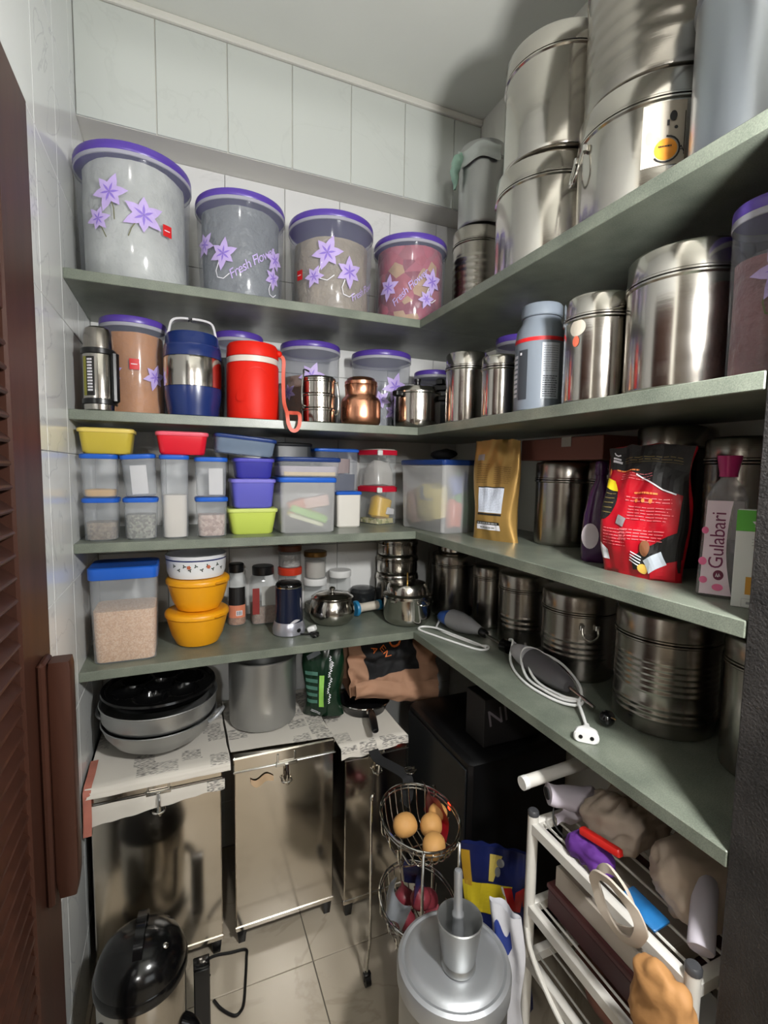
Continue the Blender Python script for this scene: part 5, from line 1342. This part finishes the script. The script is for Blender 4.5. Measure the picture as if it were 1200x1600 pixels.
# black strap with silver buckle hanging over the basket's back rim
t = thing('utensil_strap', 'black strap with a silver buckle hanging behind the potatoes', 'strap', (0.600, 1.262, .56))
obj('strap', G().ribbon(spl([(-.045, .120, .048), (-.04, .09, .035), (-.015, .05, .030), (.010, .015, .022), (.018, -.006, .010), (.014, -.014, -.03), (.004, -.012, -.06)], 5), .034, .003, (0, -.3, 1)), BLACKCLOTH, t)
obj('buckle', G().tube([(x * 1.0 + .034, .012 + y, .026) for x, y, _ in circ(.016, 16)], .0028, 8, True).tube([(.016, .004, .028), (.052, .006, .028)], .0024, 6).tube([(.016, .018, .028), (.052, .020, .028)], .0024, 6), CHROME, t)

# ------------------------------------------------------------------ aluminium drum with mortar and pestle
DX, DY = .535, .842
t = thing('aluminium_drum', 'round aluminium drum with a raised lid on the floor in front', 'drum', (DX, DY, 0))
obj('body', G().lathe([(.106, 0), (.114, .004), (.118, .02), (.118, .405), (.116, .41)], 60), ALU_DULL, t)
obj('lid', G().lathe([(.119, .392), (.1235, .393), (.1245, .425), (.1215, .434), (.114, .438), (.108, .4365), (.104, .440), (.096, .4445), (.084, .446), (0, .4465)], 60), ALU, t)
t = thing('mortar', 'aluminium mortar cup standing on the drum lid', 'mortar', (.532, .818, .4468))
obj('cup', G().lathe([(.034, 0), (.037, .003), (.037, .010), (.034, .016), (.036, .024), (.047, .105), (.0485, .109), (.0465, .111), (.044, .105), (.032, .026), (.018, .014), (0, .012)], 48), ALU_DULL, t)
A, B = Vector((.532, .822, .4725)), Vector((.535, .834, .652))
t = thing('pestle', 'grey metal pestle standing in the mortar', 'pestle', A, 0)
d = B - A
prof = [(0, .011), (.06, .0135), (.30, .0125), (.42, .0105), (.44, .0125), (.47, .0125), (.49, .0098), (.75, .0088), (.96, .0092), (.99, .0075), (1, .003)]
obj('rod', blender_body(t, prof, None, (0, 0, 0), d), ALU, t)

# ------------------------------------------------------------------ electric kettle, black stand, cable by the wall chest
t = thing('electric_kettle', 'steel electric kettle with a big black domed lid in front of the wall chest', 'kettle', (-0.105, 1.205, 0))
obj('base', G().lathe([(.088, 0), (.096, .004), (.096, .03), (.092, .034)], 44), BLACK, t)
obj('body', G().lathe([(.091, .0345), (.094, .05), (.097, .12), (.097, .285), (.095, .290)], 52), STEEL, t)
obj('collar', G().lathe([(.097, .2905), (.102, .293), (.103, .312), (.099, .318)], 52), BLACKGLOSS, t)
ld = obj('lid', G().lathe([(.099, .3185), (.097, .335), (.085, .362), (.06, .382), (.03, .392), (0, .395)], 52), BLACKGLOSS, t)
obj('lid_handle', G().ribbon(spl([(-.004, -.055, .378), (-.002, -.045, .405), (.002, -.01, .422), (.004, .03, .418), (.006, .055, .395), (.006, .06, .378)], 5), .020, .009, (0, -.3, 1)), BLACKGLOSS, ld)
obj('latch', G().sphere((.052, -.035, .374), (.010, .008, .007)), CHROME, ld)
obj('spout', G().sweep(spl([(.085, -.03, .165), (.108, -.036, .15), (.124, -.042, .12), (.126, -.044, .08)], 5), lambda q: [((.018 - .004 * q) * cos(2 * pi * i / 12), (.014 - .003 * q) * sin(2 * pi * i / 12)) for i in range(12)]), BLACKGLOSS, t)
obj('side_grip', G().box((-.118, -.018, .09), (-.090, .018, .25), .006).tf(Matrix.Rotation(radians(35), 4, 'Z')), BLACK, t)
t = thing('black_block', 'narrow upright black block standing on the floor beside the kettle', 'block', (0.030, 1.275, 0))
obj('block', G().box((-.020, -.018, .0), (.020, .018, .188), .003), BLACK, t)
obj('top_edge', G().box((-.0205, -.0185, .1882), (.0205, .0185, .194), .002), BLACKGLOSS, t)
pts = spl([(.055, 1.405, .006), (.03, 1.44, .006), (.065, 1.462, .006), (.12, 1.455, .005), (.163, 1.448, .005), (.162, 1.42, .005), (.152, 1.36, .005), (.140, 1.296, .005), (.128, 1.274, .005), (.110, 1.270, .005), (.080, 1.300, .005), (.062, 1.330, .006)], 6)
o = obj('power_cable', G().tube(pts, .0042, 8), BLACK, None)
tag(o, 'thin black power cable looped on the floor tiles', 'cable')

# ------------------------------------------------------------------ white metal rack with bags under the side shelf
RX0, RX1, RY0, RY1 = .752, 1.085, .470, .858
t = thing('metal_rack', 'white metal rack with three shelves under the granite side shelf', 'rack', (RX0, RY0, 0))
rl = lambda x, y, z: (x - RX0, y - RY0, z)
for x in (RX0, RX1):
    for y in (RY0, RY1):
        top = .700 if x == RX0 else .80
        lg = obj('leg', G().tube([rl(x, y, 0), rl(x, y, top)], .0125, 16), WHITEMETAL, t)
        obj('leg_cap', G().lathe([(.0132, 0), (.0132, .008), (.010, .012), (0, .0125)], 14, rl(x, y, top)), DARKGREY, lg)
for zz in (.672, .468, .335):
    fr = obj('shelf_frame', G().box(rl(RX0 - .010, RY0, zz - .014), rl(RX0 + .010, RY1, zz + .014), .003).box(rl(RX1 - .010, RY0, zz - .014), rl(RX1 + .010, RY1, zz + .014), .003)
        .box(rl(RX0, RY0 - .010, zz - .014), rl(RX1, RY0 + .010, zz + .014), .003).box(rl(RX0, RY1 - .010, zz - .014), rl(RX1, RY1 + .010, zz + .014), .003), WHITEMETAL, t)
    for k in range(9):
        x = RX0 + (RX1 - RX0) * (k + .7) / 9.4
        obj('wire', G().tube([rl(x, RY0 + .008, zz + .006), rl(x, RY1 - .008, zz + .006)], .0028, 6), WHITEMETAL, fr)
obj('top_bar', G().tube([rl(RX0 - .012, .872, .775), rl(RX1, .872, .790)], .015, 16), WHITEMETAL, t)
obj('bar_end', G().tube([rl(RX0 - .026, .872, .774), rl(RX0 - .012, .872, .775)], .0158, 16).lathe([(.003, 0), (.003, .001)], 10, rl(RX0 - .02, .858, .775)), WHITEP, t)
obj('side_hoop', G().tube(spl([rl(RX0 - .008, .855, .42), rl(RX0 - .012, .835, .385), rl(RX0 - .012, .79, .345), rl(RX0 - .012, .72, .312), rl(RX0 - .010, .62, .29)], 6), .006, 8), WHITEMETAL, t)

def cloth_blob(name, label, cat, c, size, m, seed, amp=.018, sc=14, rz=0.0, group=None, n=40, k=26):
    g = G().sphere((0, 0, 0), (1, 1, 1), n, k)
    o_ = Vector((seed * 3.3, seed * 1.9, seed))
    def fn(x, y, z):
        v = Vector((x, y, z))
        e = lambda q: math.copysign(abs(q) ** .75, q)
        p = Vector((e(x) * size[0], e(y) * size[1], e(z) * size[2]))
        d = noise.noise(p * sc + o_) + .5 * noise.noise(p * sc * 2.3 + o_)
        rid = 1 - abs(noise.noise(Vector((p.x * sc * .8, p.y * sc * 2.4, p.z * sc * 2)) + o_)) * 2
        q = p + v * amp * (.7 * d + .45 * rid - .3)
        if q.z < -size[2] * .92: q.z = -size[2] * .92
        return q
    g.map(lambda x, y, z: tuple(fn(x, y, z)))
    o = obj(name, g, m, None, loc=c, rot=(0, 0, rz), angle=80)
    tag(o, label, cat, group)
    return o
CANVAS = mat('beige_canvas', S(178, 162, 146), .85, var=.12, nscale=16, bump=.5, bscale=60)
STRAPM = mat('pale_canvas_strap', S(204, 192, 178), .85, var=.08, bump=.4)
LAVEN = mat('lavender_white_cloth', S(186, 178, 188), .8, var=.08, bump=.4)
ZR = .6835
cloth_blob('canvas_bag', 'folded beige canvas bag at the back of the rack top', 'bag', (.905, .735, ZR + .057), (.098, .070, .055), CANVAS, 2, .022, 19, n=64, k=40)
cloth_blob('canvas_bag', 'big beige canvas bag slumped at the front of the rack top', 'bag', (.912, .555, ZR + .066), (.118, .070, .066), CANVAS, 5, .022, 16, n=64, k=40)
t = thing('folded_tote', 'pale lavender tote with an open cuff on the rack corner', 'bag', (.818, .825, ZR + .002))
obj('cuff', G().sweep(spl([(-.042, .015, .072), (-.01, .0, .066), (.03, -.020, .062), (.06, -.028, .058)], 5), lambda q: [((.030 + .008 * q) * cos(2 * pi * i / 20) , (.020 + .004 * q) * sin(2 * pi * i / 20)) for i in range(20)]).jitter(.004, 40, 3), LAVEN, t, angle=80)
obj('cuff_opening', G().sweep([(-.0455, .017, .0725), (-.043, .0158, .0722)], lambda q: [(.019 * cos(2 * pi * i / 20), .010 * sin(2 * pi * i / 20)) for i in range(20)]), BLACKCLOTH, t)
obj('folds', G().grid(lambda u, v: (-.028 + .08 * u + .006 * sin(8 * v), -.004 - .03 * u + .010 * sin(5 * v + 3 * u), .002 + .048 * v + .006 * sin(10 * u)), 16, 10), LAVEN, t, angle=80)
obj('drawstring', G().tube(spl([(-.036, .0, .052), (-.048, -.012, .03), (-.046, -.03, .012), (-.030, -.052, .0), (-.018, -.056, .004)], 5), .002, 6), BLACK, t)
t = thing('bag_handle_loop', 'looped beige canvas strap hanging off the rack front', 'strap', (.720, .588, ZR + .036))
loop = [(-.006 - .012 * sin(2 * pi * i / 32), .050 * cos(2 * pi * i / 32), .052 * sin(2 * pi * i / 32) + .006 * cos(4 * pi * i / 32)) for i in range(32)]
obj('strap', G().sweep(loop, [(-.010, -.002), (.010, -.002), (.010, .002), (-.010, .002)], True, (0.35, .15, .1)).jitter(.003, 30), STRAPM, t, angle=70)
loop2 = [(.002 - .010 * sin(2 * pi * i / 32), .008 + .043 * cos(2 * pi * i / 32), .004 + .056 * sin(2 * pi * i / 32)) for i in range(32)]
obj('strap', G().sweep(loop2, [(-.007, -.002), (.007, -.002), (.007, .002), (-.007, .002)], True, (0.3, -.3, .1)).jitter(.003, 30, 2), STRAPM, t, angle=70)
cloth_blob('purple_cloth', 'purple cloth pouch squashed at the rack edge', 'cloth', (.776, .712, ZR + .026), (.028, .056, .023), mat('purple_cloth', S(86, 36, 124), .8, var=.15, bump=.4), 7, .010, 26)
o = obj('red_packet', G().box((-.008, -.048, -.008), (.008, .048, .008), .003).jitter(.002, 60), mat('red_wrapper', S(184, 30, 24), .4), None, loc=(.781, .690, ZR + .066), rot=(radians(-8), 0, radians(6)))
tag(o, 'slim red packet lying on the purple cloth', 'packet')
t = thing('paper_roll', 'white paper roll slanting at the doorway end of the rack', 'roll', (.800, .490, ZR + .052), 0)
obj('roll', blender_body(t, [(0, .018), (.03, .020), (.97, .020), (1, .018)], None, (.055, .035, .045), (-.030, -.018, -.008)), mat('grey_white_paper', S(188, 182, 192), .7), t)
cloth_blob('tan_bag', 'crumpled tan paper bag hanging over the near end of the rack rail', 'bag', (.710, .488, ZR - .066), (.026, .058, .086), mat('tan_bag_paper', S(184, 134, 82), .7, var=.12, bump=.4), 9, .012, 20)
o = obj('blue_packet', G().box((-.02, -.04, -.004), (.02, .04, .004), .002).jitter(.004, 30), mat('blue_shiny_film', S(40, 110, 170), .25, var=.5, nscale=20), None, loc=(.786, .590, ZR + .006), rot=(0, radians(-6), 0))
tag(o, 'shiny blue packet on the rack below the canvas strap', 'packet')
t = thing('flat_carton', 'maroon flat carton lying on the middle rack shelf', 'carton', (.915, .70, .4835))
obj('carton', G().box((-.138, -.128, 0), (.138, .128, .05), .003), mat('maroon_card', S(70, 34, 36), .5, var=.1), t, flat=True)
obj('lid_edge', G().box((-.140, -.130, .0502), (.140, .130, .062), .002), mat('dusty_maroon', S(92, 52, 52), .5, var=.1), t, flat=True)
t = thing('white_carton', 'long white carton lying on the maroon carton', 'carton', (.880, .69, .5460))
obj('carton', G().box((-.095, -.115, 0), (.095, .125, .050), .003), mat('off_white_card', S(186, 176, 164), .6, var=.06), t, flat=True)
t = thing('stacked_trays', 'white plastic trays at the front of the middle rack shelf', 'trays', (.840, .515, .483))
for k in range(3):
    obj('tray', G().rbox([(.016 * k, .055, .030, .006), (.016 * k + .004, .060, .034, .006), (.016 * k + .014, .062, .035, .006)], k=4), GREYP if k == 1 else WHITEP, t)
cloth_blob('brown_parcel', 'brown wrapped parcel on the bottom rack shelf', 'parcel', (.915, .68, .386), (.13, .12, .045), mat('brown_wrap', S(110, 70, 56), .6, var=.2), 12, .012, 12)
# white cloth with blue print hanging on the rack corner
t = thing('white_cloth_bag', 'white cloth bag with blue print hanging between drum and rack', 'bag', (.699, .864, .34), radians(42))
def wc(u, v, side):
    y = .044 - .088 * u * (1 - .15 * v) + .006 * sin(7 * v)
    z = -.15 + .30 * v - .05 * sin(3 * u) * (1 - v) - .03 * u * v
    x = side * (.009 * sin(pi * u) ** .5 + .0015) + .006 * sin(9 * u + 4 * v) + .004 * noise.noise(Vector((u * 5, v * 5, 2)))
    return (x, y, z)
g = G().grid(lambda u, v: wc(u, v, -1), 20, 20)
b_ = G().grid(lambda u, v: wc(1 - u, v, 1), 20, 20)
obj('cloth', join(g, b_), mat('white_cotton', S(208, 208, 214), .8, var=.05, bump=.4), t, angle=80)
obj('blue_print', G().grid(lambda u, v: (lambda p: (p[0] - .0014, p[1], p[2]))(wc(.12 + .5 * u, .70 + .14 * v + .05 * sin(7 * u), -1)), 10, 6), mat('royal_blue_print', S(40, 60, 136), .6), t, flat=True)
# yellow and navy printed bag on the floor
t, st = pouch('shopping_bag', 'yellow and navy printed shopping bag standing between drum and rack', 'bag', (.800, 1.045), 0, radians(-38), .20, .47, .10, mat('navy_film', S(22, 30, 76), .3, var=.15, bump=.4), 14, amp=.010, pinch=.3)
st('yellow_field', G().grid(lambda u, v: (-.092 + .11 * u + .02 * v * u, .275 + .085 * v + .015 * u, 0), 10, 8), mat('yellow_film', S(206, 184, 40), .35), .002)
st('yellow_band', G().grid(lambda u, v: (-.098 + .022 * u + .012 * (1 - v), .35 + .10 * v, 0), 4, 8), mat('ochre_film', S(176, 136, 36), .35), .002)
st('inner_panel', G().grid(lambda u, v: (-.022 + (.012 + .02 * v) * u, .375 + .075 * v, 0), 4, 6), mat('straw_film', S(186, 166, 84), .35), .0022)
st('silver_glint', join(disc2(.0, .405, .007, .014), disc2(.006, .43, .01, .012)), mat('silver_film', S(196, 200, 206), .2, .7), .003)
st('red_letter', join(stroke2([(.026, .37), (.034, .335), (.04, .315)], .02), stroke2([(.05, .315), (.056, .36), (.07, .38), (.076, .33)], .02)), mat('red_film', S(186, 30, 30), .35), .0026)
st('white_edge', stroke2([(.012, .37), (.026, .325), (.032, .305)], .005), WHITEPRINT, .003)
# dark carton glimpsed below the shelf edge
t = thing('dark_carton', 'dark carton with pale letters under the edge of the lowest shelf', 'carton', (.945, 1.235, .664), 0)
obj('carton', G().box((-.11, -.05, 0), (.11, .05, .15), .002), mat('dark_card', S(14, 12, 13), .6), t, flat=True)
tg = rot2(text_geo('NI', .075), radians(10), -.06, .09)
obj('lettering', tg.map(lambda x, y, z: (x, -.0508, y)), mat('pale_letters', S(112, 106, 112), .6), t, flat=True)
